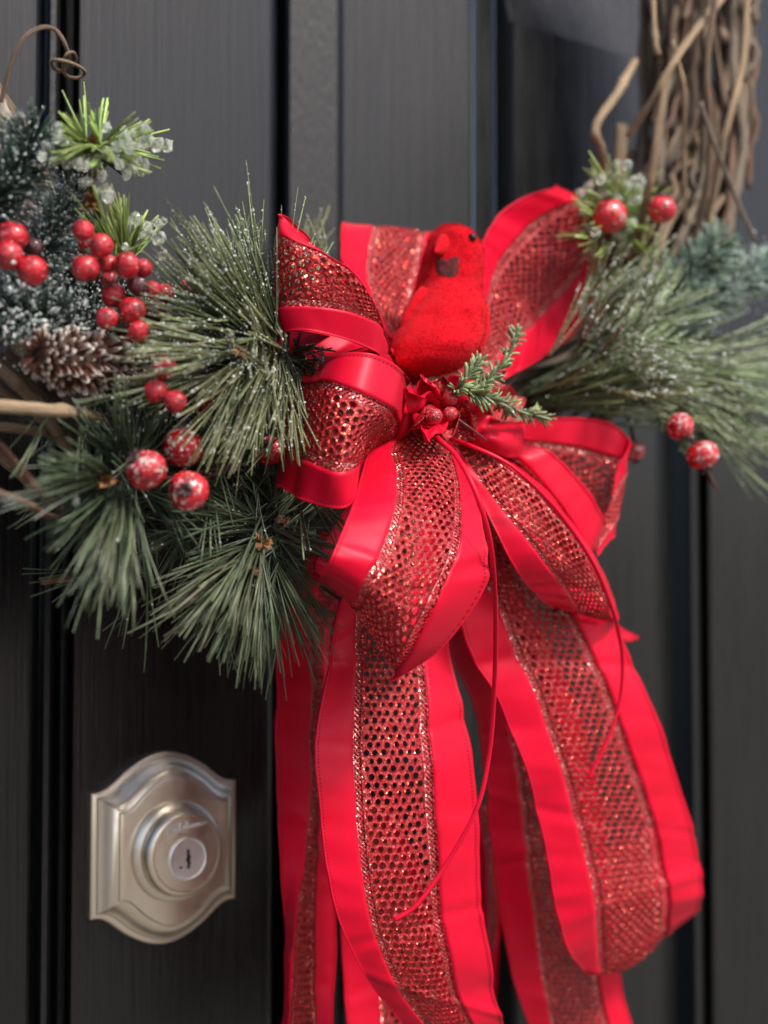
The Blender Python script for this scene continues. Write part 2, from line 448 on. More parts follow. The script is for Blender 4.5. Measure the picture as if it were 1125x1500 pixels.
# ------------------------------------------------------------------ grapevine wreath
RC = at(1012, 80, .062); RR = .235
WC = V(RC.x-RR, -.062, RC.z+.0)
wreath = thing('grapevine_wreath', 'brown grapevine wreath of twisted bare vines hanging on the black door', 'wreath', V(WC.x, WC.y, WC.z-RR))
BARK = [(.25, .18, .12), (.33, .25, .17), (.17, .12, .085), (.40, .30, .21), (.26, .21, .16), (.22, .135, .095), (.20, .16, .13)]
def vine(path, r0, r1, col=None, sides=9, name='vine', nodes=True):
    mb = MB(); n = max(14, len(path)*7, int(sum((path[i+1]-path[i]).length for i in range(len(path)-1))/.006))
    P = resample(path, min(n, 170)); ph = rnd(0, 6)
    def rad(t):
        b = r0+(r1-r0)*t
        if nodes: b *= 1+.28*max(0, math.sin(t*len(P)*.42+ph))**14
        return b
    tube(mb, P, rad, sides, True, col or random.choice(BARK), .22)
    return mb.build(name, M['bark'], wreath)
def ring_vine(a0, a1, r, off, ph, tw, jit):
    n = max(6, int(abs(a1-a0)/.16)); P = []
    sx, sy = rnd(0, 50), rnd(0, 50)
    for i in range(n+1):
        t = i/n; a = a0+(a1-a0)*t; b = ph+tw*t
        o_ = off*(1+.2*math.sin(3*t+ph))
        rad = (RR+math.cos(b)*o_*1.0+noise.noise(V(sx+t*6, sy, 0))*jit)*(1+.13*max(0, -math.cos(a))*max(0, min(1, math.sin(a)+.75)))
        P.append(V(WC.x+math.cos(a)*rad, WC.y-math.sin(b)*o_*.85+noise.noise(V(sx, sy+t*6, 3))*jit*.6, WC.z+math.sin(a)*rad))
    vine(P, r, r*rnd(.55, .9))
for i in range(62):
    a0 = rnd(-3.6, .25); sp = rnd(.9, 2.2)
    off = .034*math.sqrt(rnd(.05, 1)); ring_vine(a0, a0+sp, rnd(.0015, .0033) if i % 9 else rnd(.004, .0052), off, rnd(0, 6.28), rnd(-1.8, 1.8), .013)
for i in range(84):      # the right flank shows most: more thin vines there
    a0 = rnd(-.75, .15); ring_vine(a0, a0+rnd(.35, .9), rnd(.0010, .0027), .034*math.sqrt(rnd(.3, 1)), rnd(.2, 2.9), rnd(-.5, .5), .011)
def pv(pts, r0, r1, col=None, name='vine', nodes=True):
    P = [at(*p) for p in pts]; vine(P, r0*mpp(P[0]), r1*mpp(P[-1]), col, name=name, nodes=nodes)
LB = (.44, .32, .205); GB = (.40, .34, .26); RB = (.25, .12, .08)
# single vines that stand out in the photograph (columns, rows, metres off the door)
for pts, r0, r1, c in [
    ([(-52,40,.10),(-25,110,.105),(0,165,.105),(32,228,.10),(90,300,.09),(130,360,.085),(190,440,.075)], 14, 12, (.42,.37,.30)),
    ([(-90,575,.150),(-20,592,.152),(60,600,.150),(130,608,.138),(210,640,.10)], 11, 8, LB),
    ([(-80,612,.12),(0,625,.125),(60,632,.124),(130,640,.11),(200,655,.09)], 8, 6, (.27,.18,.11)),
    ([(-60,500,.12),(10,548,.13),(60,600,.128),(120,680,.12),(220,760,.08)], 11, 8, (.27,.19,.125)),
    ([(-50,470,.09),(30,540,.1),(110,620,.095),(180,700,.09)], 12, 8, (.17,.11,.075)),
    ([(-60,600,.10),(0,650,.12),(60,720,.13),(110,760,.12),(160,800,.08)], 6, 4, RB),
    ([(-60,700,.12),(0,722,.14),(40,738,.145),(75,757,.14),(120,765,.12),(170,790,.08)], 6, 4, (.24,.13,.085)),
    ([(-70,640,.10),(0,668,.105),(50,715,.102),(90,740,.1),(150,745,.09)], 8, 6, (.3,.2,.13)),
    ([(-60,545,.115),(0,572,.118),(70,618,.112),(140,690,.1)], 9, 7, (.36,.25,.16)),
    ([(60,852,.085),(95,848,.085),(130,846,.08),(190,830,.07)], 5, 4, RB),
    ([(930,90,.06),(905,135,.075),(873,184,.085),(880,215,.085),(888,255,.075)], 8, 8, LB),
    ([(1070,-20,.12),(1000,70,.125),(965,130,.12),(920,200,.10)], 8, 7, LB),
    ([(1095,-20,.11),(1088,90,.115),(1070,165,.115),(1055,230,.11),(1035,330,.09)], 7, 6, LB),
    ([(985,60,.12),(1000,120,.122),(1003,170,.118),(1002,230,.11),(1005,330,.1)], 5, 4, LB),
    ([(1025,150,.125),(1050,220,.125),(1078,290,.12),(1106,352,.115)], 5, 4.5, (.24,.2,.165)),
    ([(1085,90,.08),(1095,130,.085),(1098,200,.085),(1097,276,.085)], 6, 6, (.2,.12,.08)),
    ([(1075,180,.08),(1078,250,.08),(1071,325,.08)], 6, 5, RB),
    ([(1120,-30,.1),(1108,6,.1),(1098,18,.1),(1085,10,.095),(1080,-10,.09)], 4, 3, (.3,.24,.19)),
    ([(975,110,.12),(960,220,.125),(945,300,.115),(930,380,.09)], 10, 8, (.27,.19,.12)),
    ([(1050,-20,.13),(1035,100,.128),(1040,200,.12),(1030,300,.11),(1000,390,.09)], 7, 6, (.23,.16,.11)),
    ([(955,-20,.115),(960,60,.12),(965,80,.12)], 6, 6, LB)]:
    q_ = .74 if pts[0][0] > 900 else 1
    pv(pts, r0*q_, r1*q_, c)
# curled tendril
tp = [(2,150,.112),(8,125,.114),(16,95,.117),(32,60,.12),(55,42,.12),(78,42,.12),(93,60,.12),(100,80,.118),(98,95,.115),(90,104,.113),(79,100,.113),(75,90,.117),(86,88,.121),(104,92,.121),(120,100,.119),(124,108,.116),(112,114,.114),(97,110,.114),(92,95,.117),(97,80,.121),(107,77,.12),(112,87,.117),(106,98,.115)]
pv(tp, 3.6, 2.3, (.26, .185, .13), name='tendril', nodes=False)

# ------------------------------------------------------------------ ribbon bow
US = [0.0, .235, .5, .765, 1.0]
RW = .066                                   # ribbon width
bow = thing('ribbon_bow', 'large red satin and glitter mesh ribbon bow with long tails', 'bow', at(640, 600, .11))
def surface(stations):
    """stations: (d, tilt, bulge, five photo points across). Returns S(u, s) with s in metres along, and the length"""
    G = []
    for d, tilt, bul, pts in stations:
        row = []
        for u, p in zip(US, pts):
            dd = d+tilt*(u-.5)+bul*(1-4*(u-.5)**2)+(p[2] if len(p) > 2 else 0)
            row.append(at(p[0], p[1], dd))
        G.append(row)
    n = len(G)-1; ncol = 5
    def cross(row, u):
        k = 0
        while k < 3 and u > US[k+1]: k += 1
        return catmull(row, k+(u-US[k])/(US[k+1]-US[k]))
    # arc length table along the middle
    K = n*12+1; tab = [0.0]; mid = [G[i][2] for i in range(n+1)]; q = [G[i][1] for i in range(n+1)]; q2 = [G[i][3] for i in range(n+1)]
    pts = [(catmull(mid, n*i/(K-1))+catmull(q, n*i/(K-1))+catmull(q2, n*i/(K-1)))/3 for i in range(K)]
    for i in range(1, K): tab.append(tab[-1]+(pts[i]-pts[i-1]).length)
    def S(u, s):
        v = float(np.interp(s, tab, np.linspace(0, n, K)))
        return cross([catmull([G[i][c] for i in range(n+1)], v) for c in range(ncol)], u)
    return S, tab[-1]
class Surf:
    """cached fine grid of a ribbon surface with normals, sampled bilinearly"""
    def __init__(s, stations, seed=0):
        S, s.L = surface(stations)
        s.nu = 41; s.nv = max(12, int(s.L/.0022))
        A = np.zeros((s.nv, s.nu, 3))
        for j in range(s.nv):
            for i in range(s.nu):
                A[j, i] = S(i/(s.nu-1), s.L*j/(s.nv-1))
        du = np.gradient(A, axis=1); dv = np.gradient(A, axis=0)
        N = np.cross(du, dv); N /= np.maximum(np.linalg.norm(N, axis=2, keepdims=True), 1e-12)
        s.A, s.N = A, N
        # light waviness, stronger towards the edges
        rs = random.Random(int(seed*10)); cr = [(rs.uniform(.1, .9)*s.L, rs.uniform(-.03, .03), rs.uniform(-.0011, .0011), rs.uniform(.0016, .004)) for _ in range(int(s.L/.03)+1)]
        for j in range(s.nv):
            for i in range(s.nu):
                sj = s.L*j/(s.nv-1); ui = i/(s.nu-1)
                for c0_, c1_, c2_, c3_ in cr: A[j, i] += N[j, i]*c2_*math.exp(-((sj-c0_-c1_*(ui-.5))/c3_)**2)
                e = abs(i/(s.nu-1)-.5)*2
                A[j, i] += N[j, i]*(noise.noise(V(i/(s.nu-1)*1.6+seed, s.L*j/(s.nv-1)*42, seed*.7))*.0015*(.4+e)+noise.noise(V(i/(s.nu-1)*3+seed, s.L*j/(s.nv-1)*120, 9+seed))*.0005*(.3+e))
    def p(s, u, t, h=0.0):
        x = min(max(u, 0), 1)*(s.nu-1); y = min(max(t/s.L, 0), 1)*(s.nv-1)
        i = min(int(x), s.nu-2); j = min(int(y), s.nv-2); fx, fy = x-i, y-j
        w = ((1-fx)*(1-fy), fx*(1-fy), (1-fx)*fy, fx*fy)
        a = s.A[j, i]*w[0]+s.A[j, i+1]*w[1]+s.A[j+1, i]*w[2]+s.A[j+1, i+1]*w[3]
        if h:
            n = s.N[j, i]*w[0]+s.N[j, i+1]*w[1]+s.N[j+1, i]*w[2]+s.N[j+1, i+1]*w[3]; a = a+n*h
        return a
def net_mesh(sf, u0, u1):
    mb = MB(); wid = (u1-u0)*RW; a = wid/7.0; b = a*.86; key = {}
    def vt(x, t, h):
        x = min(max(x, 0), wid); t = min(max(t, 0), sf.L)
        k = (round(x*2e5), round(t*2e5), round(h*1e6))
        if k not in key: key[k] = mb.vert(sf.p(u0+x/RW, t, h))
        return key[k]
    h1 = b/2+a*a/(8*b); h2 = b/2-a*a/(8*b)
    cor = [(a/2, -h2), (a/2, h2), (0, h1), (-a/2, h2), (-a/2, -h2), (0, -h1)]
    outer = []
    for i in range(6):
        p, q = cor[i], cor[(i+1) % 6]; outer += [p, ((p[0]+q[0])/2, (p[1]+q[1])/2)]
    rows = int(sf.L/b)+2
    for j in range(rows):
        t = j*b; odd = j % 2
        for i in range(8 if odd else 7):
            x = i*a if odd else (i+.5)*a
            edge = odd and i in (0, 7)
            if t-h1 < -1e-4 and j > 0: continue
            big = .00111*rnd(.76, 1.12); jx, jt = rnd(-.0002, .0002), rnd(-.0002, .0002)
            O = [vt(x+px, t+pt, .00018) for px, pt in outer]
            if edge or j == 0 or j == rows-1:
                c = vt(x, t, .0001)
                for k in range(12): 
                    f = (O[k], O[(k+1) % 12], c)
                    if len(set(f)) == 3: mb.f.append(f)
                continue
            ang = [math.atan2(pt, px) for px, pt in outer]
            I = [mb.vert(sf.p(u0+(x+jx+big*math.cos(g))/RW, min(t+jt+big*math.sin(g)*1.08, sf.L), -.00022)) for g in ang]
            Mi = [mb.vert(sf.p(u0+(x+(outer[k][0]*.35+big*math.cos(ang[k])*.65))/RW, min(t+outer[k][1]*.35+big*math.sin(ang[k])*.65, sf.L), .00034)) for k in range(12)]
            for k in range(12):
                l = (k+1) % 12
                f = (O[k], O[l], Mi[l], Mi[k])
                if len(set(f)) == 4: mb.f.append(f)
                mb.face(Mi[k], Mi[l], I[l], I[k])
    return mb
def lattice_mesh(sf, u0, u1):
    mb = MB(); wid = (u1-u0)*RW; pit = wid*.52; n = int(sf.L/pit)
    def ribn(xa, ta, xb, tb, h, w_=.00042, m=5):
        dx_, dt_ = xb-xa, tb-ta; l = math.hypot(dx_, dt_); nx, nt_ = -dt_/l*w_, dx_/l*w_
        rows = []
        for i in range(m):
            f = i/(m-1); x, t = xa+dx_*f, ta+dt_*f; e = h+.00022*math.sin(f*math.pi)
            rows.append([sf.p(u0+(x+nx*q)/RW, t+nt_*q, e+.0002*(1-q*q)) for q in (-1, 0, 1)])
        mb.grid(rows)
    for j in range(n):
        t = j*pit
        for x0 in (0, wid/2):
            ribn(x0, t, x0+wid/2, t+pit, .0003); ribn(x0+wid/2, t, x0, t+pit, .0005)
    m = max(4, int(sf.L/.002))
    for x in (.0002, wid-.0002):
        rows = [[sf.p(u0+(x+q*.00035)/RW, sf.L*i/m, .0003*(1-q*q)+.0001) for q in (-1, 0, 1)] for i in range(m+1)]
        mb.grid(rows)
    return mb
def satin_mesh(sf, u0, u1, left):
    mb = MB(); m = max(8, int(sf.L/.0018)); nu = 14; rows = []; uvs = []
    th = .00028
    prof = [(i/nu, th*.5) for i in range(nu+1)]
    # outer edge carries a rolled wire hem
    def hh(f):
        d = (f if left else 1-f)*(u1-u0)*RW
        return .00055*math.exp(-((d-.0004)/.0005)**2)
    for j in range(m+1):
        t = sf.L*j/m; r = []; q = []
        for i in range(nu+1):
            f = i/nu; f = f**1.6 if left else 1-(1-f)**1.6
            u = u0+(u1-u0)*f; r.append(V(*sf.p(u, t, th*.5+hh(f)))); d = (f if left else 1-f)*(u1-u0)*RW*1000; q.append((d, t*1000))
        for i in range(nu, -1, -1):
            f = i/nu; f = f**1.6 if left else 1-(1-f)**1.6
            u = u0+(u1-u0)*f; r.append(V(*sf.p(u, t, -th*.5-hh(f)))); d = (f if left else 1-f)*(u1-u0)*RW*1000; q.append((d, t*1000))
        rows.append(r); uvs.append(q)
    n = len(rows[0]); b0 = mb.grid(rows, True, uvs)
    mb.f.append(tuple(range(b0+n-1, b0-1, -1))); e = b0+m*n; mb.f.append(tuple(range(e, e+n)))
    return mb
NRIB = 0
def ribbon(name, stations, label=None, bands='LTNTR'):
    global NRIB; NRIB += 1
    sf = Surf(stations, NRIB*3.7)
    net = net_mesh(sf, .298, .702).build(name, M['net'], bow)
    if label: net['label'] = label
    satin_mesh(sf, 0, .2365, True).build('satin_border', M['satin'], net)
    satin_mesh(sf, .7635, 1, False).build('satin_border', M['satin'], net)
    lattice_mesh(sf, .236, .2985).build('lattice_trim', M['trim'], net)
    lattice_mesh(sf, .7015, .764).build('lattice_trim', M['trim'], net)
    return sf
# upper left loop
ribbon('ribbon_loop', [
    (.110, 0, 0, [(575,560),(580,555),(585,550),(590,545),(595,540)]),
    (.115, 0, 0, [(500,500),(500,470),(500,440),(495,410),(490,395)]),
    (.128, 0, 0, [(430,486),(420,452),(418,405),(420,352),(424,325)]),
    (.147, 0, 0, [(413,487),(402,451),(402,400),(404,347),(410,314)]),
    (.158, 0, .002, [(448,484),(446,449),(432,402),(424,349),(424,331,-.006)]),
    (.162, 0, .004, [(500,496),(502,455),(490,415),(478,372),(466,376,-.016)]),
    (.160, 0, .006, [(540,511),(541,468),(530,440),(517,402),(500,410,-.020)]),
    (.152, 0, .006, [(558,525),(562,484),(556,464),(549,453),(535,468,-.02)]),
    (.138, 0, .004, [(566,550),(572,522),(572,512),(567,510),(556,515,-.02)]),
    (.120, 0, 0, [(590,575),(595,570),(598,565),(600,560),(600,555)])], 'ribbon loop at the upper left')
# middle left loop
ribbon('ribbon_loop', [
    (.112, 0, 0, [(560,650),(570,640),(580,625),(585,610),(590,595)]),
    (.108, 0, 0, [(500,720),(500,690),(495,640),(490,590),(490,560)]),
    (.118, 0, 0, [(420,722),(420,680),(424,620),(440,570),(452,552)]),
    (.138, 0, 0, [(402,708),(415,668),(424,610),(437,560),(453,547)]),
    (.158, 0, .004, [(440,731),(449,675),(462,615),(476,558),(486,527)]),
    (.168, 0, .005, [(478,743),(480,689),(492,622),(510,568),(522,517)]),
    (.172, 0, .005, [(506,744),(506,692),(517,632),(541,580),(555,521)]),
    (.168, 0, .004, [(524,725),(525,684),(538,632),(574,598),(589,543)]),
    (.152, 0, 0, [(527,705),(528,674),(546,640),(581,608),(592,556)]),
    (.135, 0, 0, [(545,675),(552,665),(566,650),(584,632),(592,590)]),
    (.118, 0, 0, [(590,640),(594,635),(598,630),(602,620),(606,610)])], 'ribbon loop at the middle left')
# big front loop
ribbon('ribbon_loop', [
    (.128, 0, 0, [(590,625),(600,625),(615,625),(630,625),(640,625)]),
    (.142, 0, .004, [(545,655),(574,655),(618,652),(656,652),(664,650,-.004)]),
    (.160, 0, .006, [(528,700),(580,695),(630,692),(674,703),(685,700,-.004)]),
    (.176, 0, .008, [(515,745),(579,739),(630,748),(677,760),(704,750)]),
    (.186, 0, .008, [(496,790),(560,803),(612,825),(668,812),(709,805)]),
    (.188, 0, .008, [(482,822),(538,843),(586,876),(640,880),(706,862)]),
    (.182, 0, .006, [(475,836),(524,868),(562,910),(606,950),(650,950)]),
    (.170, 0, .002, [(472,842),(516,882),(548,927),(580,982),(575,995)]),
    (.152, 0, 0, [(466,846),(506,880),(540,922),(580,970),(590,985)]),
    (.135, 0, 0, [(459,832),(495,855),(545,890),(590,920),(620,935)]),
    (.122, 0, 0, [(488,772),(520,790),(560,800),(610,810),(650,820)]),
    (.115, 0, 0, [(540,700),(560,700),(590,700),(620,700),(650,700)])], 'wide ribbon loop at the front centre')
# loop hanging right of the centre
ribbon('ribbon_loop', [
    (.126, 0, 0, [(650,640),(656,638),(662,636),(670,636),(676,634)]),
    (.140, 0, .004, [(690,705),(706,707),(726,696),(747,685),(757,682,-.008)]),
    (.152, 0, .006, [(719,765),(747,760),(775,746),(801,732),(811,731,-.012)]),
    (.156, 0, .006, [(746,819),(790,816),(820,802),(847,792),(856,795,-.012)]),
    (.152, 0, .006, [(775,862),(820,855),(851,853),(879,850),(886,852,-.010)]),
    (.142, 0, .002, [(806,886),(843,895),(870,902),(894,906),(902,906,-.006)]),
    (.125, 0, 0, [(806,880),(843,888),(870,895),(894,897),(902,897)]),
    (.112, 0, 0, [(770,800),(800,805),(830,810),(850,815),(870,815)]),
    (.105, 0, 0, [(700,690),(720,690),(740,690),(760,690),(775,690)])], 'ribbon loop hanging right of the centre')
# right loop, back half then front half
ribbon('ribbon_loop', [
    (.100, 0, 0, [(700,640),(705,635),(710,630),(715,625),(720,620)]),
    (.102, 0, 0, [(790,745),(780,700),(774,670),(768,645),(765,616)]),
    (.106, 0, -.001, [(815,760),(812,715),(806,682),(802,648),(800,612)]),
    (.110, 0, -.001, [(850,780),(850,740),(850,703),(852,656),(853,612)]),
    (.113, 0, 0, [(885,790),(884,752),(889,716),(894,668),(896,620)]),
    (.118, 0, .002, [(898,785),(904,752),(911,716),(914,676),(918,640)]),
    (.124, 0, 0, [(892,790),(900,764),(908,735),(912,700),(915,662)]),
    (.128, 0, 0, [(876,815),(874,803),(886,757),(895,730),(900,700)])], 'ribbon loop at the right')
ribbon('ribbon_loop', [
    (.122, 0, 0, [(715,650,-.02),(712,655,-.01),(712,655),(715,650),(722,645)]),
    (.134, 0, 0, [(735,690,-.025),(742,685,-.016),(748,672,-.006),(752,666),(768,651)]),
    (.140, 0, 0, [(765,720,-.025),(772,715,-.018),(780,705,-.006),(787,699),(811,669)]),
    (.144, 0, 0, [(800,765,-.025),(808,760,-.018),(817,752,-.006),(826,745),(853,707)]),
    (.142, 0, 0, [(835,815,-.022),(842,815,-.016),(852,810,-.006),(862,803),(885,755)]),
    (.130, 0, 0, [(850,830,-.02),(856,828,-.016),(862,822,-.006),(870,806),(888,765)])], 'satin edge of the right ribbon loop')
# long right tail loop
ribbon('ribbon_tail', [
    (.118, 0, 0, [(640,700),(655,700),(670,700),(690,700),(705,700)]),
    (.122, 0, 0, [(660,830),(690,820),(725,820),(775,830),(815,830)]),
    (.124, 0, .003, [(672,900),(727,883),(775,880),(826,885),(880,880)]),
    (.126, 0, .004, [(690,958),(746,935),(802,932),(858,935),(906,930)]),
    (.128, 0, .004, [(729,1026),(786,1024),(840,1020),(895,1018),(946,1018)]),
    (.128, 0, .004, [(756,1092),(810,1092),(865,1090),(921,1090),(976,1090)]),
    (.126, 0, .004, [(780,1165),(832,1165),(890,1163),(947,1164),(1001,1169)]),
    (.124, 0, .004, [(800,1250),(857,1250),(914,1245),(969,1240),(1021,1235)]),
    (.120, 0, .004, [(813,1332),(870,1326),(926,1318),(978,1308),(1028,1297)]),
    (.114, 0, .003, [(832,1394),(876,1378),(930,1362),(979,1345),(1024,1325)]),
    (.102, 0, .001, [(860,1421),(878,1424),(925,1413),(975,1371),(1019,1338)]),
    (.088, 0, 0, [(872,1418),(890,1418),(928,1402),(972,1365),(1012,1332)]),
    (.076, 0, 0, [(865,1360),(895,1360),(930,1345),(965,1320),(1000,1290)]),
    (.070, 0, 0, [(840,1240),(880,1240),(915,1235),(945,1220),(975,1200)])], 'long ribbon tail looped at the lower right')
# centre tail
ribbon('ribbon_tail', [
    (.108, 0, 0, [(575,720),(590,720),(610,720),(630,720),(645,720)]),
    (.112, 0, 0, [(505,860),(530,860),(570,860),(612,865),(642,870)]),
    (.120, 0, .004, [(479,980),(520,985),(571,985),(623,985),(664,980)]),
    (.128, 0, .005, [(462,1090),(518,1100),(575,1100),(632,1098),(688,1090)]),
    (.130, 0, .005, [(466,1180),(520,1185),(580,1185),(638,1180),(697,1180)]),
    (.130, 0, .005, [(476,1270),(529,1275),(588,1275),(643,1270),(703,1270)]),
    (.128, 0, .005, [(498,1355),(546,1360),(603,1360),(651,1355),(710,1355)]),
    (.122, 0, .005, [(545,1445),(582,1447),(630,1450),(668,1445),(722,1445)]),
    (.114, 0, .004, [(600,1512),(632,1515),(668,1515),(696,1510),(738,1510)]),
    (.104, 0, 0, [(655,1590),(680,1590),(708,1590),(730,1585),(760,1580)])], 'ribbon tail hanging straight down the centre')
# tail behind on the right
ribbon('ribbon_tail', [
    (.095, 0, 0, [(640,800),(660,800),(680,800),(700,800),(720,800)]),
    (.092, 0, 0, [(654,940),(690,935),(730,932),(765,930),(795,930)]),
    (.088, 0, 0, [(698,1053),(742,1050),(778,1050),(815,1050),(845,1050)]),
    (.084, 0, 0, [(713,1180),(764,1180),(803,1180),(842,1180),(880,1180)]),
    (.080, 0, .003, [(725,1285),(774,1285),(815,1285),(855,1285),(890,1285)]),
    (.078, 0, .003, [(737,1358),(784,1360),(828,1362),(868,1365),(900,1365)]),
    (.076, 0, .003, [(754,1440),(796,1440),(840,1440),(878,1440),(911,1440)]),
    (.074, 0, .003, [(780,1520),(812,1520),(855,1520),(896,1520),(928,1520)]),
    (.072, 0, 0, [(812,1620),(840,1620),(880,1620),(918,1620),(948,1620)])], 'ribbon tail behind on the right')
# tail behind on the left
ribbon('ribbon_tail', [
    (.075, 0, 0, [(470,780),(500,780),(520,780),(540,780),(560,780)]),
    (.066, 0, 0, [(413,905),(457,905),(466,905,-.008),(478,905,-.02),(490,905,-.03)]),
    (.060, 0, 0, [(404,1020),(456,1020),(464,1020,-.01),(474,1020,-.022),(484,1020,-.03)]),
    (.058, 0, 0, [(405,1150),(455,1150),(463,1150,-.008),(471,1150,-.02),(482,1150,-.028)]),
    (.058, 0, 0, [(409,1240),(450,1240,.004),(458,1240,-.002),(464,1240,-.01),(484,1240,-.012)]),
    (.056, 0, 0, [(413,1310),(440,1310,.008),(451,1310),(462,1310,-.006),(489,1310,-.006)]),
    (.056, 0, 0, [(420,1405),(429,1405,.010),(446,1405),(461,1405,-.004),(493,1405,-.004)]),
    (.056, 0, 0, [(414,1500),(424,1500,.008),(444,1500),(465,1500),(489,1500)]),
    (.056, 0, 0, [(400,1600),(415,1600,.006),(440,1600),(465,1600),(490,1600)])], 'shaded ribbon tail behind on the left')
# short ends seen low between the tails
ribbon('ribbon_tail', [
    (.042, 0, 0, [(520,1180),(530,1180),(545,1180),(560,1180),(570,1180)]),
    (.042, 0, 0, [(500,1330),(545,1330),(580,1330),(610,1330),(640,1330)]),
    (.044, 0, 0, [(506,1440),(556,1440),(600,1440),(640,1440),(680,1440)]),
    (.046, 0, 0, [(508,1580),(560,1580),(610,1580),(650,1580),(700,1580)])], 'ribbon end low between the tails')
ribbon('ribbon_tail', [
    (.050, 0, 0, [(690,1180),(705,1180),(712,1180,-.01),(716,1180,-.02),(724,1180,-.02)]),
    (.046, 0, 0, [(705,1330),(716,1320),(722,1310,-.01),(728,1310,-.02),(734,1310,-.02)]),
    (.042, 0, 0, [(695,1450),(706,1440),(716,1430,-.01),(724,1425,-.02),(730,1420,-.02)]),
    (.040, 0, 0, [(680,1570),(692,1560),(706,1550,-.01),(716,1545,-.02),(722,1540,-.02)])], 'narrow ribbon end seen edge-on')
# upper loops behind the bird
ribbon('ribbon_loop', [
    (.060, 0, 0, [(600,540),(606,538),(612,536),(618,534),(624,532)]),
    (.036, 0, 0, [(520,420),(545,430),(575,440),(605,445),(630,450)]),
    (.034, 0, 0, [(504,335),(546,342),(585,347),(620,354),(648,360)]),
    (.044, 0, 0, [(501,325),(546,331),(586,337),(622,345),(652,350)]),
    (.058, 0, -.004, [(500,350),(540,366),(580,380),(614,388),(644,392)]),
    (.072, 0, -.006, [(508,398),(540,416),(574,430),(602,440),(632,448)]),
    (.086, 0, -.004, [(540,455),(562,466),(586,480),(610,490),(632,492)]),
    (.100, 0, 0, [(592,530),(602,532),(614,534),(626,536),(636,536)])], 'ribbon loop standing up behind the bird')
ribbon('ribbon_loop', [
    (.108, 0, 0, [(700,590),(690,575),(682,560),(674,548),(668,540)]),
    (.098, 0, -.004, [(738,556),(745,510),(728,480),(708,452),(690,440)]),
    (.088, 0, -.006, [(795,524),(795,462),(762,425),(728,390),(703,370)]),
    (.082, 0, -.006, [(847,481),(839,415),(805,383),(760,346),(722,325)]),
    (.080, 0, -.004, [(874,418),(866,368),(842,346),(800,313),(760,292)]),
    (.078, 0, 0, [(883,385),(879,346),(868,320),(846,294),(806,277)]),
    (.064, 0, 0, [(880,380),(877,345),(866,322),(846,300),(815,285)]),
    (.044, 0, 0, [(868,450),(858,430),(846,415),(834,400),(822,390)]),
    (.040, 0, 0, [(790,570),(785,555),(778,545),(770,535),(762,525)])], 'ribbon loop standing up right of the bird')
# satin fold at the knot
def fold(name, stations, label=None):
    sf = Surf(stations, rnd(0, 50)); mb = satin_mesh(sf, 0, 1, True)
    o = mb.build(name, M['satin'], bow)
    if label: o['label'] = label
    return o
fold('knot_fold', [(.128, 0, 0, [(672,668),(675,660),(680,650),(685,638),(690,628)]),
    (.138, 0, .004, [(692,650),(694,645),(698,636),(702,630),(706,622)]),
    (.142, 0, .006, [(728,664),(730,655),(732,645),(735,636),(738,626)]),
    (.136, 0, .004, [(757,668),(762,655),(764,645),(766,632),(768,620)]),
    (.118, 0, 0, [(758,660),(763,650),(766,640),(768,630),(770,622)])])
fold('knot_fold', [(.122, 0, 0, [(600,560),(603,565),(606,570),(609,575),(612,580)]),
    (.140, 0, .003, [(590,600),(594,600),(600,600),(606,600),(612,600)]),
    (.138, 0, .003, [(578,640),(584,638),(590,636),(596,632),(602,630)]),
    (.128, 0, 0, [(570,670),(577,668),(584,664),(592,660),(600,655)])])
fold('knot_fold', [(.098, 0, 0, [(400,520),(402,508),(405,496),(408,484),(412,470)]),
    (.112, 0, .003, [(450,550),(452,532),(455,514),(458,498),(460,480)]),
    (.118, 0, .003, [(510,560),(512,540),(514,520),(516,502),(518,485)]),
    (.116, 0, 0, [(575,575),(577,560),(579,545),(581,530),(583,515)])])
fold('ribbon_tip', [(.10, 0, 0, [(880,905),(884,910),(888,914),(891,918),(895,922)]),
    (.098, 0, 0, [(905,917),(908,923),(911,929),(914,934),(917,940)]),
    (.096, 0, 0, [(934,932),(934.5,933),(935,934),(935.5,935),(936,936)])], 'pointed cut end of the ribbon at the right')
# narrow satin cords
def cord(pts, wpx):
    P = resample([at(*p) for p in pts], 90); mb = MB(); fr = frames(P); k = mpp(P[0])*wpx/2; rows = []
    for i, p in enumerate(P):
        t = fr[i][0]; s = t.cross((CAM-p).normalized()).normalized(); tw = .35*math.sin(i*.11); nn = s.cross(t)
        s = (s*math.cos(tw)+nn*math.sin(tw))*k; nn = nn*.00045
        rows.append([p-s, p-s*.6+nn, p+s*.6+nn, p+s, p+s*.6-nn, p-s*.6-nn])
    b = mb.grid(rows, True, [[(3+q*.4, i*1.5) for q in range(6)] for i in range(len(rows))])
    mb.f.append(tuple(range(b+5, b-1, -1))); e = b+(len(rows)-1)*6; mb.f.append(tuple(range(e, e+6)))
    mb.build('satin_cord', M['satin'], bow)
cord([(622,622,.14),(645,645,.168),(667,666,.182),(688,701,.192),(706,747,.196),(719,800,.194),(725,867,.186),(726,940,.176),(724,1010,.168),(717,1100,.16),(700,1180,.156),(660,1256,.15),(612,1324,.146),(576,1348,.142)], 7)
cord([(650,640,.14),(690,653,.155),(747,681,.165),(800,729,.17),(841,781,.17),(872,832,.165),(893,882,.158),(906,925,.15),(912,970,.145),(909,1020,.142),(898,1064,.14),(882,1100,.138),(862,1142,.136)], 6)

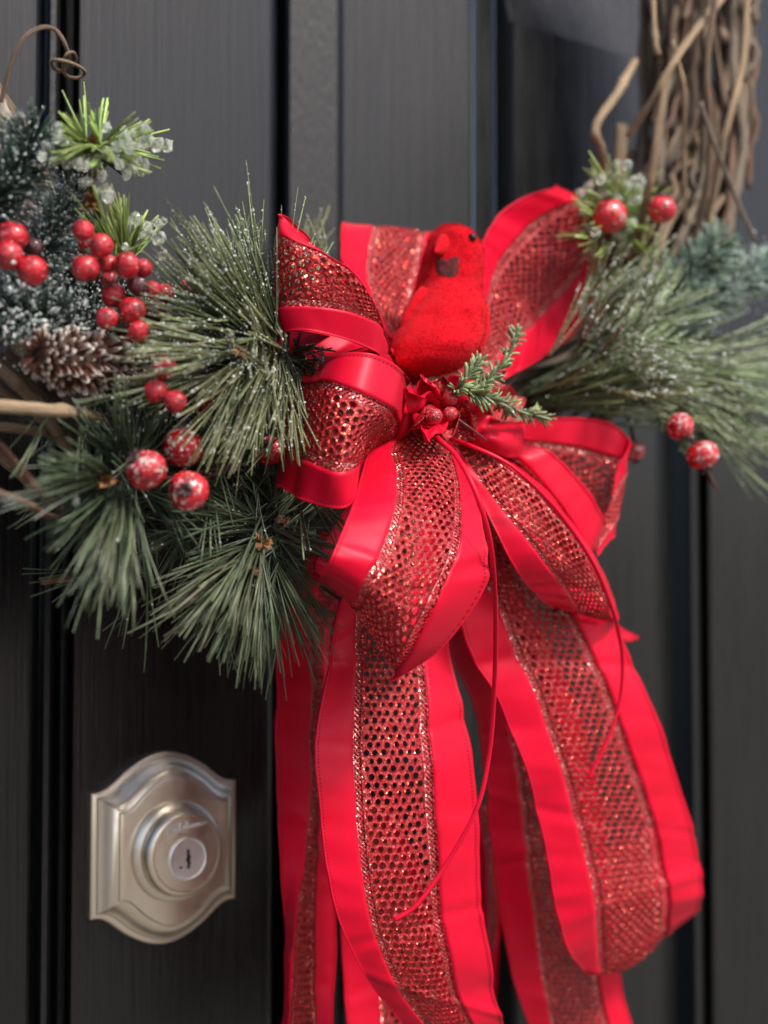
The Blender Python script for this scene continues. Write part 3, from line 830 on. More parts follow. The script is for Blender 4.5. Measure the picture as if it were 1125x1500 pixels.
# ------------------------------------------------------------------ the bird
def bird():
    rows_px = [(328,661,3),(331,661,14),(336,662,23),(345,663,32),(358,664,38),(372,664,42),(388,663,43),(404,662,44),(420,660,47),(438,657,53),(456,653,60),(474,649,61),(492,644,63),(508,639,63),(522,634,59),(534,629,53),(543,626,40),(549,624,24),(552,623,6)]
    d0 = .112
    c0 = at(650, 450, d0); k = mpp(c0)
    t = thing('bird_ornament', 'flocked red toy bird sitting in the middle of the bow', 'bird', at(625, 552, d0))
    rt = RT; fw = V(-FW.x, -FW.y, 0).normalized()
    cen = [(at(x, y, d0+.008*min(1, max(0, (y-420)/80.))), hw*k) for y, x, hw in rows_px]
    def S(v, a, h=0.0):
        i = min(int(v), len(cen)-2); f = v-i
        c = catmull([q[0] for q in cen], v); r = float(np.interp(v, range(len(cen)), [q[1] for q in cen]))
        r = catmull([V(q[1], 0, 0) for q in cen], v).x
        dirv = rt*math.sin(a)+fw*math.cos(a)*.96
        # chest crease and soft lumps of the felt
        p = c+dirv*(r+h)
        n = noise.noise(V(p.x*45, p.y*45, p.z*45))*.0022+noise.noise(V(p.x*130, p.y*130, p.z*130))*.0007-.0022*math.exp(-((a+.32+.10*(v-9))/.11)**2)*max(0, min(1, (v-7)/3))*max(0, min(1, (14-v)/3))
        return p+dirv*n
    mb = MB(); nv = 72; na = 64
    rows = [[S((len(cen)-1)*j/nv, 6.28318*i/na) for i in range(na)] for j in range(nv+1)]
    b = mb.grid(rows, True); mb.f.append(tuple(range(b, b+na))); e = b+nv*na; mb.f.append(tuple(range(e+na-1, e-1, -1)))
    mb.build('body', M['felt'], t)
    fz = MB()
    for _ in range(9000):
        v_ = rnd(.6, len(cen)-1.4); a_ = rnd(-2.2, 2.2); p = S(v_, a_); q = S(v_, a_, .0011)+V(rnd(-1, 1), rnd(-1, 1), rnd(-1, 1))*.0009
        e_ = V(rnd(-1, 1), rnd(-1, 1), rnd(-1, 1)).normalized()*.00012
        fz.face(fz.vert(p-e_), fz.vert(p+e_), fz.vert(q))
    stuff(fz.build('fuzz', M['felt'], t))
    def vy(y): return float(np.interp(y, [q[0] for q in rows_px], range(len(rows_px))))
    def ax(x, y):
        v = vy(y); c = np.interp(v, range(len(rows_px)), [q[1] for q in rows_px]); h = np.interp(v, range(len(rows_px)), [q[2] for q in rows_px])
        return math.asin(max(-.98, min(.98, (x-c)/h)))
    # dark patch under the beak: ragged outline laid on the breast
    out_ = [(638,390),(639,384),(645,385),(649,388),(653,391),(657,389),(661,386),(668,385),(671,388),(670,397),(670,408),(665,414),(656,417),(647,415),(641,411),(638,401)]
    mb = MB(); c = mb.vert(S(vy(402), ax(655, 402), .0006)); ring = []
    for f in (.5, .85, 1.0):
        ring.append([mb.vert(S(vy(402+(y-402)*f), ax(655+(x-655)*f, 402+(y-402)*f), .0006 if f < 1 else .0001)) for x, y in out_])
    n = len(out_)
    for i in range(n):
        j = (i+1) % n; mb.face(c, ring[0][i], ring[0][j])
        for a, bb in ((0, 1), (1, 2)): mb.face(ring[a][i], ring[bb][i], ring[bb][j], ring[a][j])
    mb.build('face_patch', M['mask'], t)
    # beak: a short felt cone pointing at the viewer's left
    base = S(vy(364), ax(646, 364), -.003); tip = base+fw*.0115-rt*.0050-V(0,0,.0060)
    def cone(name, a, bpt, r, mat, fl=.75):
        m = MB(); P = [a+(bpt-a)*(i/7) for i in range(8)]
        tube(m, P, lambda q: r*max(.06, (1-q**1.7)), 14, True, flat=fl); return m.build(name, mat, t)
    cone('beak', base, tip, .0048, M['felt'])
    for x, y, ang in ((687, 355, None), (0, 352, -2.3)):
        p = S(vy(y), ax(x, y) if ang is None else ang, .0003); m = MB(); r = 6.2*k
        rows = [[p+V(math.sin(u)*math.cos(v), math.sin(u)*math.sin(v), math.cos(u))*r for v in [6.28318*q/16 for q in range(16)]] for u in [math.pi*q/10 for q in range(11)]]
        m.grid(rows, True); m.build('eye', M['eye'], t)
    # folded wings against the flanks and the tail behind
    for sgn, pts in ((-1, [(624,425),(612,455),(600,490),(594,520)]), (1, [(694,430),(700,455),(702,485),(696,515)])):
        m = MB(); P = resample([at(x, y, d0+(.002 if sgn < 0 else -.004)) for x, y in pts], 14)
        tube(m, P, lambda q: .0062*math.sin(math.pi*min(.97, .12+q*.8))**.7, 16, True, flat=.6); m.build('wing', M['felt'], t)
    m = MB(); P = resample([at(620,530,d0-.01), at(600,535,d0-.035), at(585,520,d0-.055)], 10)
    tube(m, P, lambda q: .011*(1-.35*q), 14, True, flat=.3); m.build('tail', M['felt'], t)
bird()

# ------------------------------------------------------------------ fabric flower, berries and cedar sprig at the knot
def petal(parent, base, tip, wid, lift, mat, name='petal', cup=.3):
    a, b = at(*base), at(*tip); ax_ = b-a; L = ax_.length; t = ax_.normalized(); toc = (CAM-a).normalized()
    s = t.cross(toc).normalized(); nn = s.cross(t); mb = MB(); rows = []; uv = []
    for j in range(13):
        f = j/12; wv = wid*math.sin(math.pi*min(1, .12+f*.88))**.8*(1-.2*f); r = []; q = []
        for i in range(9):
            x = -1+i/4
            r.append(a+ax_*f+s*(x*wv)+nn*(lift*math.sin(f*math.pi*.8)+cup*wv*x*x+.0016*math.sin(f*9+x*3+a.x*900)+noise.noise(V(f*3+a.z*400, x*1.5, a.x*500))*.004)+s*(noise.noise(V(f*4, x, a.x*700))*.0025)); q.append((4+x, f*L*1000))
        rows.append(r); uv.append(q)
    rows2 = [[p-nn*.0004 for p in reversed(r)] for r in rows]
    full = [r+s2 for r, s2 in zip(rows, rows2)]
    b0 = mb.grid(full, True, [q+q[::-1] for q in uv]); 
    mb.build(name, mat, parent)
fl = thing('fabric_flower', 'small crumpled red fabric flower at the knot of the bow', 'flower', at(640, 620, .13))
for bs, tp_, w_, l_, m_ in [((625,605,.135),(590,568,.150),.008,.004,'satin'), ((628,600,.135),(618,545,.145),.008,.005,'satin'), ((640,600,.135),(648,548,.140),.010,.005,'net'),
    ((650,600,.13),(690,560,.135),.010,.005,'satin'), ((640,615,.135),(598,630,.155),.009,.004,'net'), ((632,615,.14),(622,668,.165),.0075,.006,'satin'), ((645,615,.14),(652,655,.160),.009,.004,'net'),
    ((655,612,.135),(698,640,.145),.011,.004,'net'), ((655,605,.13),(720,615,.135),.010,.004,'satin'), ((620,610,.13),(582,600,.135),.010,.003,'satin'), ((660,590,.12),(735,545,.12),.008,.005,'net'), ((670,600,.12),(765,585,.118),.010,.003,'net')]:
    petal(fl, bs, tp_, w_, l_, M[m_])
SPH = {}
def berry_mesh(kind, mat):
    key = (kind, mat.name)
    if key in SPH: return SPH[key]
    mb = MB(); rows = []
    for j in range(19):
        u = math.pi*j/18; r = []
        for i in range(28):
            v = 6.28318*i/28
            rr = 1+.03*math.sin(3*v+1)*math.sin(u)
            if kind == 'hip' and u < .5: rr *= 1-.10*math.cos(u/.5*math.pi/2)**2
            p = V(math.sin(u)*math.cos(v), math.sin(u)*math.sin(v), math.cos(u))*rr
            r.append(p)
        rows.append(r)
    mb.grid(rows, True); o = mb.build('berry_master', mat); me = o.data; bpy.data.objects.remove(o)
    SPH[key] = me; return me
from mathutils import Matrix
def berry(parent, px, py, d, rpx, mat='berry', kind='plain', axis=None):
    p = at(px, py, d); r = rpx*mpp(p)
    q = (axis or V(rnd(-1, 1), rnd(-1, 1), rnd(-1, 1))).normalized().to_track_quat('Z', 'Y').to_matrix().to_4x4()
    o = link_mesh('berry', berry_mesh(kind, M[mat]), parent, Matrix.Translation(p) @ q @ Matrix.Diagonal((r*rnd(.93, 1.05), r*rnd(.93, 1.05), r*rnd(.88, 1.06), 1)))
    if kind == 'hip':
        mb = MB(); A = axis.normalized(); s = A.orthogonal().normalized(); b = A.cross(s)
        for i in range(7):
            a = 6.28318*i/7+rnd(-.2, .2); dv = s*math.cos(a)+b*math.sin(a)
            P = [p+A*(r*.86)+dv*(r*.12), p+A*(r*1.02)+dv*(r*.26), p+A*(r*rnd(1.04, 1.16))+dv*(r*rnd(.34, .46))]
            tube(mb, resample(P, 5), lambda t: r*.10*(1.1-t*.75), 6, True)
        rows = [[p+A*(r*h)+(s*math.cos(6.28318*i/14)+b*math.sin(6.28318*i/14))*(r*w2) for i in range(14)] for h, w2 in ((.86, .36), (.98, .33), (1.03, .25), (.98, .17), (.94, .04))]
        mb.grid(rows, True)
        c = mb.build('calyx', M['calyx'], parent)
        mw = c.matrix_world.copy(); c.parent = o; bpy.context.view_layer.update(); c.matrix_parent_inverse = o.matrix_world.inverted()
    return p, r
def stem(parent, pts, rpx, name='stem', mat='stem'):
    P = [at(*p) for p in pts]; mb = MB(); k = mpp(P[0])*rpx
    tube(mb, resample(P, 6*len(P)), lambda t: k*(1-.3*t), 7, True, (.09, .035, .028), .15); mb.build(name, M[mat], parent)
TOC = V(-FW.x, -FW.y, 0).normalized()
t = thing('berry_pick', 'three small glossy red berries at the knot of the bow', 'berries', at(650, 610, .15))
for a in ((659,585,.150,12.5), (635,610,.158,14), (659,607,.156,12)): berry(t, *a)
stem(t, [(655,600,.15),(672,615,.155),(690,628,.158),(712,645,.15)], 2.2)
t = thing('berry_pick', 'cluster of wrinkled red berries cut off by the left edge of the picture', 'berries', at(30, 420, .12))
for a in ((18,347,.142,23), (12,374,.150,21), (47,396,.152,23), (-8,350,.135,18)): berry(t, *a)
berry(t, 50, 362, .138, 14, 'berry_dark')
stem(t, [(40,395,.14),(52,420,.135),(68,440,.13),(90,450,.12)], 3.2)
stem(t, [(20,360,.135),(50,400,.135),(68,440,.13)], 2.5)
t = thing('berry_pick', 'branching cluster of red berries above the pine cone', 'berries', at(190, 480, .1))
for a in ((122,337,.150,16), (148,360,.156,19), (125,393,.154,20), (157,386,.150,15), (185,388,.156,20), (210,392,.154,14), (160,410,.138,13), (166,433,.146,18), (193,455,.155,20), (156,467,.156,17), (203,485,.164,16), (222,424,.152,14), (122,357,.142,9), (215,470,.135,15), (186,492,.138,14), (240,430,.132,15), (275,420,.128,14)): berry(t, *a)
for a in ((203,419,.152,16), (225,455,.138,18), (178,478,.140,15)): berry(t, *a, 'berry_dark')
for pts in ([(190,470,.135),(178,440,.142),(160,415,.150),(142,395,.152),(135,370,.148),(125,345,.145)], [(165,420,.148),(172,400,.145),(183,392,.142)], [(190,470,.135),(205,440,.135),(222,424,.132)], [(195,480,.13),(170,470,.145)]): stem(t, pts, 3)
t = thing('berry_pick', 'red berries half hidden under the frosted pine spray', 'berries', at(240, 560, .1))
for a in ((228,573,.166,17), (256,588,.172,18), (240,538,.160,18), (268,500,.125,17), (290,560,.12,16), (215,520,.128,15), (255,515,.122,16), (300,590,.115,16), (235,500,.125,14)): berry(t, *a)
stem(t, [(228,573,.155),(245,550,.14),(270,530,.12)], 3); stem(t, [(256,588,.16),(262,560,.14),(270,530,.12)], 3)
t = thing('berry_pick', 'three large frosted red berries with brown crowns at lower left', 'berries', at(290, 690, .12))
berry(t, 215, 688, .168, 30.5, 'hip', 'hip', -RT*.6+TOC*.55+V(0,0,.62))
berry(t, 268, 655, .150, 31, 'hip', 'hip', -RT*.2+TOC*.1+V(0,0,1))
berry(t, 276, 719, .172, 30, 'hip', 'hip', TOC-RT*.05-V(0,0,.02))
stem(t, [(215,688,.155),(245,700,.15),(300,690,.14),(350,682,.125)], 3.5); stem(t, [(276,719,.155),(300,700,.145),(345,685,.125)], 3.5); stem(t, [(268,655,.14),(300,672,.13),(350,682,.12)], 3.5)
t = thing('berry_pick', 'single red berry with dark crown beside the middle left loop', 'berries', at(393, 660, .12))
berry(t, 396, 660, .135, 23, 'berry', 'hip', TOC-RT*.35+V(0,0,.1)); stem(t, [(396,660,.12),(370,675,.12),(330,690,.12)], 3)
t = thing('berry_pick', 'two glossy red berries beside the bare vines at upper right', 'berries', at(910, 370, .08))
berry(t, 893, 316, .118, 25.5, 'berry', 'hip', V(0,0,1)+TOC*.35-RT*.1); berry(t, 969, 307, .125, 22.5, 'berry', 'hip', V(0,0,1)+RT*.05)
stem(t, [(893,330,.11),(893,360,.1),(890,400,.08)], 5); stem(t, [(969,320,.118),(955,350,.11),(935,380,.09),(920,410,.07)], 4)
berry(t, 884, 358, .095, 15, 'berry_dark')
t = thing('berry_pick', 'two frosted red berries hanging under the pine at right', 'berries', at(990, 600, .09))
berry(t, 997, 624, .150, 20, 'hip', 'hip', V(0,0,-1)+RT*.3+TOC*.3); berry(t, 1029, 667, .145, 24, 'hip', 'hip', V(0,0,-1)+RT*.3)
stem(t, [(1029,660,.135),(1010,640,.125),(985,600,.09)], 3.5); stem(t, [(1033,680,.143),(1043,705,.141),(1050,715,.14)], 3, 'stem_tip')
t = thing('berry_pick', 'small frost covered berry right of the bow', 'berries', at(925, 650, .09))
berry(t, 929, 661, .098, 16, 'hip', 'hip', V(0,0,-1)+RT*.2); stem(t, [(929,650,.09),(925,630,.085),(915,600,.07)], 3)

# ------------------------------------------------------------------ needles
def bez(a, m, b, t): return a*((1-t)**2)+m*(2*t*(1-t))+b*(t*t)
class Needles:
    def __init__(s): s.mb = MB(); s.fr = MB()
    def one(s, a, b, bend, w, c0, c1, frost=0, fsize=.0006, seg=4):
        m = (a+b)*.5+bend; P = [bez(a, m, b, i/seg) for i in range(seg+1)]
        t = (b-a).normalized(); n = t.orthogonal().normalized(); ang = rnd(0, 6.28); q = t.cross(n)
        n, q = n*math.cos(ang)+q*math.sin(ang), q*math.cos(ang)-n*math.sin(ang)
        rows = []; cols = []
        for i, p in enumerate(P):
            f = i/seg; ww = w*(.8+.2*math.sin(f*math.pi))*(1 if i < seg else .75)
            rows.append([p+n*ww, p+q*(ww*.55), p-n*ww, p-q*(ww*.55)])
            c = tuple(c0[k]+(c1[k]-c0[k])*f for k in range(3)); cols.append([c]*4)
        b0 = s.mb.grid(rows, True, None, cols); e = b0+seg*4; s.mb.f.append((e, e+1, e+2, e+3))
        for _ in range(int(frost)+(1 if random.random() < frost-int(frost) else 0)):
            f = rnd(.12, 1)**.8; p = bez(a, m, b, f); s.flake(p+V(rnd(-1, 1), rnd(-1, 1), rnd(-.4, 1))*w*.8, fsize*rnd(.5, 1.5))
    def flake(s, p, r):
        dv = [V(rnd(.6, 1.3), rnd(-.3, .3), rnd(-.3, .3)), V(rnd(-.3, .3), rnd(.6, 1.3), rnd(-.3, .3)), V(rnd(-.3, .3), rnd(-.3, .3), rnd(.6, 1.3))]
        i = [s.fr.vert(p+x*r) for x in dv]+[s.fr.vert(p-x*(r*rnd(.6, 1))) for x in dv]
        for a, b, c in ((0,1,2),(1,3,2),(3,4,2),(4,0,2),(1,0,5),(3,1,5),(4,3,5),(0,4,5)): s.fr.f.append((i[a], i[b], i[c]))
    def done(s, parent, frost=True):
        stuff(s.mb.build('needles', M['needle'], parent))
        if s.fr.f: stuff(s.fr.build('frost', M['frost'], parent, smooth=False))
def jit(c, k): f = rnd(1-k, 1+k); return tuple(max(0, x*f*rnd(.9, 1.1)) for x in c)
def fan(N, base, n, a0, a1, l0, l1, dd, w=.00046, c0=(.03,.05,.02), c1=(.12,.17,.08), frost=0, droop=.0, spread=6, fsize=.00043, bias=None, dbase=.006, curve=.055):
    """n needles from around base (px, py, d): image angles a0..a1 in degrees, lengths in photo pixels, tips dd off the base depth"""
    k = 0; n = int(n*1.35)
    while k < n:
        m = random.choice((2, 3, 4, 5)); ac = rnd(a0, a1) if bias is None else random.triangular(a0, a1, bias)
        bx, by = base[0]+random.gauss(0, spread), base[1]+random.gauss(0, spread); d = base[2]+rnd(-dbase, dbase); tdc = rnd(dd[0], dd[1]); lc = rnd(l0, l1)
        A = at(bx, by, d); kink = V(rnd(-1, 1), rnd(-1, 1), rnd(-1, 1))
        for _ in range(m):
            a = R(ac+random.gauss(0, 7)); l = lc*rnd(.72, 1.08); td = d+tdc+rnd(-.006, .006)
            B = at(bx+math.cos(a)*l, by-math.sin(a)*l, td); L = (B-A).length
            bend = (kink*.7+V(rnd(-1, 1), rnd(-1, 1), rnd(-1, 1))*.6)*L*curve+V(0,0,droop*L)
            N.one(A, B, bend, w*rnd(.75, 1.25), jit(c0, .3), jit(c1, .4), frost*rnd(.2, 1.8), fsize)
        k += m
def twig(parent, pts, rpx, name='twig', col=(.10, .06, .035)):
    P = [at(*p) for p in pts]; mb = MB(); k = mpp(P[0])*rpx
    tube(mb, resample(P, 8*len(P)), lambda t: k*(1-.35*t), 8, True, col, .35); mb.build(name, M['bark'], parent)
def bud(parent, px, py, d, rpx, n=26, up=None):
    """papery brown scales where the needles leave the twig"""
    mb = MB(); c = at(px, py, d); r = rpx*mpp(c)
    for _ in range(n):
        dv = V(rnd(-1, 1), rnd(-1, 1), rnd(-1, 1)).normalized()
        if up is not None: dv = (dv+up*.8).normalized()
        s = dv.orthogonal().normalized()*(r*rnd(.14, .3)); q = dv.cross(s)*rnd(.3, .8); cc = jit((.24, .12, .05), .45)
        a = c+dv*(r*.15); b = c+dv*(r*rnd(.7, 1.15))+q*.8; m_ = (a+b)/2+q
        i = [mb.vert(x, cc) for x in (a-s*.5, a+s*.5, m_+s, b, m_-s)]
        mb.f.append(tuple(i))
    stuff(mb.build('bud', M['bud'], parent, smooth=False))
# frosted spray in front, left of the bow
t = thing('pine_spray', 'long needled frosted pine spray left of the bow', 'pine spray', at(400, 520, .11)); N = Needles()
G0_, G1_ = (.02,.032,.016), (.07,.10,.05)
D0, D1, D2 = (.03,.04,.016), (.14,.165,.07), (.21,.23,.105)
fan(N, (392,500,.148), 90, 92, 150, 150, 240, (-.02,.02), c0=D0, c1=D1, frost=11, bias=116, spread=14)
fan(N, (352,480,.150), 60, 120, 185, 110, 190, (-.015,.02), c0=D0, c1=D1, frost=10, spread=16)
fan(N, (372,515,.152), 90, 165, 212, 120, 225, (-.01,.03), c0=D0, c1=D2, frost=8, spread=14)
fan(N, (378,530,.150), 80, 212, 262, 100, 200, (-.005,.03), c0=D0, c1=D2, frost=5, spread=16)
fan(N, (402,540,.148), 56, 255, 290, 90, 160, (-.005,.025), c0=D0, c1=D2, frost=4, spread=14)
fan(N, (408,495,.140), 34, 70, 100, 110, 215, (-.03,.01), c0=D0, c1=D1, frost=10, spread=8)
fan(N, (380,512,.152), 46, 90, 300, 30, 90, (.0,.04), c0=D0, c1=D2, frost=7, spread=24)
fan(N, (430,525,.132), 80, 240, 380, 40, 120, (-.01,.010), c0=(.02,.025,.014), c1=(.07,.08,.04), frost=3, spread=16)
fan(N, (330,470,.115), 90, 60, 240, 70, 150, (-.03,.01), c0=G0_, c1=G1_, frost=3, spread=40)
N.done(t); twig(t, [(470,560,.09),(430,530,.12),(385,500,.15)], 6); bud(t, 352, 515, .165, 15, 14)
# plain spray lower left
t = thing('pine_spray', 'dark green pine spray with brown bud under the pine cone', 'pine spray', at(200, 690, .11)); N = Needles()
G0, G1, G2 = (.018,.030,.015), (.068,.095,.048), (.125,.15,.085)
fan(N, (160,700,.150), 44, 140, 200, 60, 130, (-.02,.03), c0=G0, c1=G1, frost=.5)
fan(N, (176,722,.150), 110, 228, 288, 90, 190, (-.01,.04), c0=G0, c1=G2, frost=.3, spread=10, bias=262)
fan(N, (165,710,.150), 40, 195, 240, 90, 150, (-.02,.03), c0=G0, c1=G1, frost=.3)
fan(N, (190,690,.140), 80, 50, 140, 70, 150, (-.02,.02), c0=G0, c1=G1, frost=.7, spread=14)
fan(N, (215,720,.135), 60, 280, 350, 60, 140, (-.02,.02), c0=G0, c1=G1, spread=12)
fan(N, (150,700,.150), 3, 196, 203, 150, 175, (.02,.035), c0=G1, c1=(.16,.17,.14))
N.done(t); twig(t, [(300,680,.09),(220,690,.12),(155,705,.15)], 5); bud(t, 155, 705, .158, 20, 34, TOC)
# bottom spray
t = thing('pine_spray', 'lowest pine spray fanning downward above the lock', 'pine spray', at(390, 770, .10)); N = Needles()
H1, H2 = (.08,.105,.05), (.16,.18,.10)
fan(N, (385,795,.140), 120, 205, 262, 110, 225, (-.01,.035), c0=G0, c1=H2, spread=12)
fan(N, (390,810,.140), 90, 248, 300, 110, 205, (-.01,.03), c0=G0, c1=H1, spread=12)
fan(N, (385,790,.135), 60, 290, 350, 70, 150, (-.02,.01), c0=G0, c1=G1, spread=14)
fan(N, (370,780,.135), 80, 130, 210, 60, 150, (-.03,.02), c0=G0, c1=G1, spread=14, frost=.2)
fan(N, (385,770,.125), 70, 30, 150, 50, 120, (-.03,.01), c0=G0, c1=G1, spread=18)
fan(N, (345,850,.135), 45, 215, 285, 60, 150, (-.03,.02), c0=G0, c1=H1, spread=18)
N.done(t); twig(t, [(430,690,.08),(400,740,.11),(375,830,.14)], 5)
for b_ in ((385,795,.152,18), (415,760,.145,14), (372,835,.152,11)): bud(t, *b_, 20)
# dark needles filling between the sprays
t = thing('pine_spray', 'shaded pine needles behind the large frosted berries', 'pine spray', at(310, 690, .07)); N = Needles()
for bx, by in ((300,690),(330,730),(250,740),(360,700),(280,800),(430,760),(320,640),(240,620),(440,840),(200,760),(150,640),(380,740),(410,690),(330,800),(120,700),(450,720),(300,600),(180,800)):
    fan(N, (bx,by,.095), 34, 0, 360, 60, 150, (-.03,.03), c0=(.016,.026,.013), c1=(.07,.095,.05), spread=26)
for bx, by, a0_, a1_ in ((200,640,200,300),(120,600,200,320),(300,740,180,330),(250,800,190,300),(330,640,190,350),(420,700,200,340),(220,560,170,300)):
    fan(N, (bx,by,.135), 14, a0_, a1_, 70, 170, (-.02,.03), c0=(.03,.042,.02), c1=(.13,.15,.085), spread=34, frost=1)
N.done(t); twig(t, [(450,700,.07),(330,700,.09),(240,700,.09)], 5)
# small upright spray behind the berries
t = thing('pine_spray', 'green needles rising below the pine cone', 'pine spray', at(215, 660, .1)); N = Needles()
fan(N, (200,668,.120), 70, 60, 125, 70, 140, (-.01,.02), c0=G0, c1=G1, spread=30, frost=.5)
N.done(t); twig(t, [(290,690,.08),(220,680,.10),(190,670,.115)], 4)
# iced sprigs
ICE = []
def ice_mesh():
    mb = MB(); P = []
    for i in range(4):
        r = []
        for k in range(6):
            a = 6.28318*k/6+rnd(-.3, .3); q = (.45, 1, .95, .4)[i]*rnd(.8, 1.15); r.append(V(math.cos(a)*q, math.sin(a)*q, (-.95, -.4, .45, .95)[i]+rnd(-.15, .15)))
        P.append(r)
    b = mb.grid(P, True); mb.f.append(tuple(range(b+5, b-1, -1))); mb.f.append(tuple(range(b+18, b+24)))
    o = mb.build('ice_master', M['ice'], smooth=False); me = o.data; bpy.data.objects.remove(o); return me
ICE = [ice_mesh() for _ in range(6)]
def crystal(parent, px, py, d, rpx):
    p = at(px, py, d); r = rpx*mpp(p); e = Matrix.Rotation(rnd(0, 6), 4, 'X') @ Matrix.Rotation(rnd(0, 6), 4, 'Z')
    link_mesh('ice_crystal', random.choice(ICE), parent, Matrix.Translation(p) @ e @ Matrix.Diagonal((r*rnd(.8, 1.1), r*rnd(.8, 1.1), r*rnd(.9, 1.3), 1)))
Y0, Y1 = (.13,.20,.035), (.34,.44,.13)
t = thing('iced_sprig', 'bright green sprig with clear ice beads standing at upper left', 'sprig', at(140, 320, .1)); N = Needles()
fan(N, (137,212,.135), 11, 78, 108, 50, 82, (-.02,.02), .00056, Y0, Y1, spread=6)
fan(N, (137,212,.135), 15, 112, 165, 55, 78, (-.01,.03), .00056, Y0, Y1, spread=5)
fan(N, (140,215,.135), 20, 165, 205, 50, 80, (0,.03), .00056, Y0, Y1, spread=6)
fan(N, (142,215,.135), 26, 0, 52, 60, 115, (-.02,.03), .00056, Y0, Y1, spread=6, bias=12)
fan(N, (142,218,.135), 16, 330, 362, 60, 95, (-.01,.03), .00056, Y0, Y1, spread=6)
fan(N, (140,222,.135), 16, 190, 345, 20, 40, (.01,.04), .00056, Y0, Y1, spread=8)
fan(N, (150,228,.12), 22, 170, 370, 45, 85, (-.04,.01), .0006, (.02,.025,.015), (.05,.06,.03), spread=8)
N.done(t); twig(t, [(150,390,.1),(143,320,.12),(134,270,.128),(137,220,.132)], 6, col=(.16,.09,.04)); bud(t, 136, 210, .145, 15, 30, V(0,0,1)+TOC); bud(t, 134, 295, .138, 18, 40)
for x, y in ((83,189),(85,203),(155,187),(210,187),(212,190),(184,205),(195,197),(180,192),(208,212),(221,209),(229,212),(245,213),(175,213),(190,215),(98,240),(108,234),(118,241),(126,243),(143,232),(154,225),(80,235),(72,232),(66,213),(62,228),(175,241),(193,247),(208,243),(203,235),(150,259),(155,275),(148,278),(160,287),(125,268),(185,255),(167,222),(92,228),(135,236)):
    crystal(t, x+rnd(-2, 2), y+rnd(-2, 2), rnd(.140, .162), rnd(7, 10.5))
t = thing('iced_sprig', 'second iced green sprig right behind the branching berries', 'sprig', at(185, 380, .1)); N = Needles()
fan(N, (178,372,.125), 26, 75, 122, 60, 105, (-.02,.02), .00056, Y0, Y1, spread=9)
fan(N, (185,372,.125), 18, 20, 80, 40, 75, (-.02,.02), .00056, Y0, Y1, spread=10)
N.done(t); twig(t, [(200,430,.08),(185,390,.11),(178,365,.12)], 4)
for x, y in ((196,318),(200,326),(188,325),(216,333),(222,340),(230,327),(238,322),(215,350),(228,350),(236,345),(237,372),(182,362),(210,345)): crystal(t, x+rnd(-2, 2), y+rnd(-2, 2), rnd(.125, .14), rnd(6, 9))
t = thing('iced_sprig', 'pale iced sprig behind the two glossy berries at right', 'sprig', at(900, 400, .07)); N = Needles()
fan(N, (905,320,.095), 80, 30, 150, 40, 95, (-.02,.03), .00056, Y0, Y1, spread=14)
fan(N, (910,330,.095), 50, -60, 60, 30, 70, (-.02,.03), .00056, Y0, Y1, spread=14)
fan(N, (900,330,.095), 50, 120, 240, 30, 60, (-.02,.03), .00056, Y0, Y1, spread=14)
N.done(t); twig(t, [(890,430,.06),(900,370,.08),(905,320,.09)], 5)
for _ in range(58):
    a, r_ = rnd(0, 6.28), 52*math.sqrt(random.random()); crystal(t, 898+math.cos(a)*r_*.95, 295+math.sin(a)*r_*1.15, rnd(.09, .125), rnd(6, 9))
# clear drops
for lab, (x, y) in (('clear plastic drop hanging left of the brown pine bud', (111,728)),):
    t = thing('clear_drop', lab, 'drop', at(x, y-18, .16)); mb = MB(); c = at(x, y, .16); k = mpp(c)
    P = [c+V(0,0,k*z) for z in (22, 14, 6, 0, -6, -11, -15)]; rr = [.8, 1.2, 2.5, 4.4, 5.6, 4.6, 1]
    tube(mb, P, lambda q: k*float(np.interp(q*6, range(7), rr)), 12, True); mb.build('drop_body', M['ice'], t)
    mb = MB(); tube(mb, [c+V(0,0,k*z) for z in (20, 32, 44)], k*1.2, 6); mb.build('hook', M['ice'], t)

# short needled fir branches
def fir(label, pts, n, l0, l1, c0, c1, frost, open_=.9, w=.0005, fsize=.0005, extra=0, group=None, twigr=3.5):
    P = [at(*p) for p in pts]; t = thing('fir_branch', label, 'fir branch', P[0]); N = Needles(); fr = None
    Q = resample(P, 40); F = frames(Q)
    for i in range(n):
        f = rnd(.05, 1); k = min(int(f*39), 38); p = Q[k]; tt, nn, bb = F[k]; a = rnd(0, 6.28)
        dv = (tt*rnd(.5, 1.1)+(nn*math.cos(a)+bb*math.sin(a))*open_).normalized()
        L = rnd(l0, l1)*(1-.25*f); N.one(p, p+dv*L, tt*(L*.12), w*rnd(.8, 1.2), jit(c0, .3), jit(c1, .35), frost*rnd(.2, 1.8), fsize, 3)
    for _ in range(extra):
        k = random.randrange(40); a = rnd(0, 6.28); N.flake(Q[k]+(F[k][1]*math.cos(a)+F[k][2]*math.sin(a))*rnd(.2, 1)*l1+F[k][0]*rnd(0, .01), fsize*rnd(.7, 1.7))
    N.done(t); twig(t, pts, twigr); return t
FD0, FD1 = (.010,.020,.014), (.035,.065,.048); FB1 = (.07,.115,.095)
fir('dark fir branch tip with flecks of frost at the upper left edge', [(-60,360,.12),(-15,300,.135),(25,250,.14),(45,205,.14)], 520, .014, .021, FD0, FD1, 2.2)
fir('frosted fir branch between the two berry clusters', [(20,420,.11),(55,380,.125),(80,330,.125),(95,300,.12)], 380, .012, .018, FD0, FB1, 4, extra=260)
fir('heavily frosted fir branch above the pine cone reaching the left edge', [(170,500,.10),(110,480,.125),(50,465,.138),(-30,450,.14)], 620, .014, .022, FD0, FB1, 4.5, fsize=.00055, extra=380)
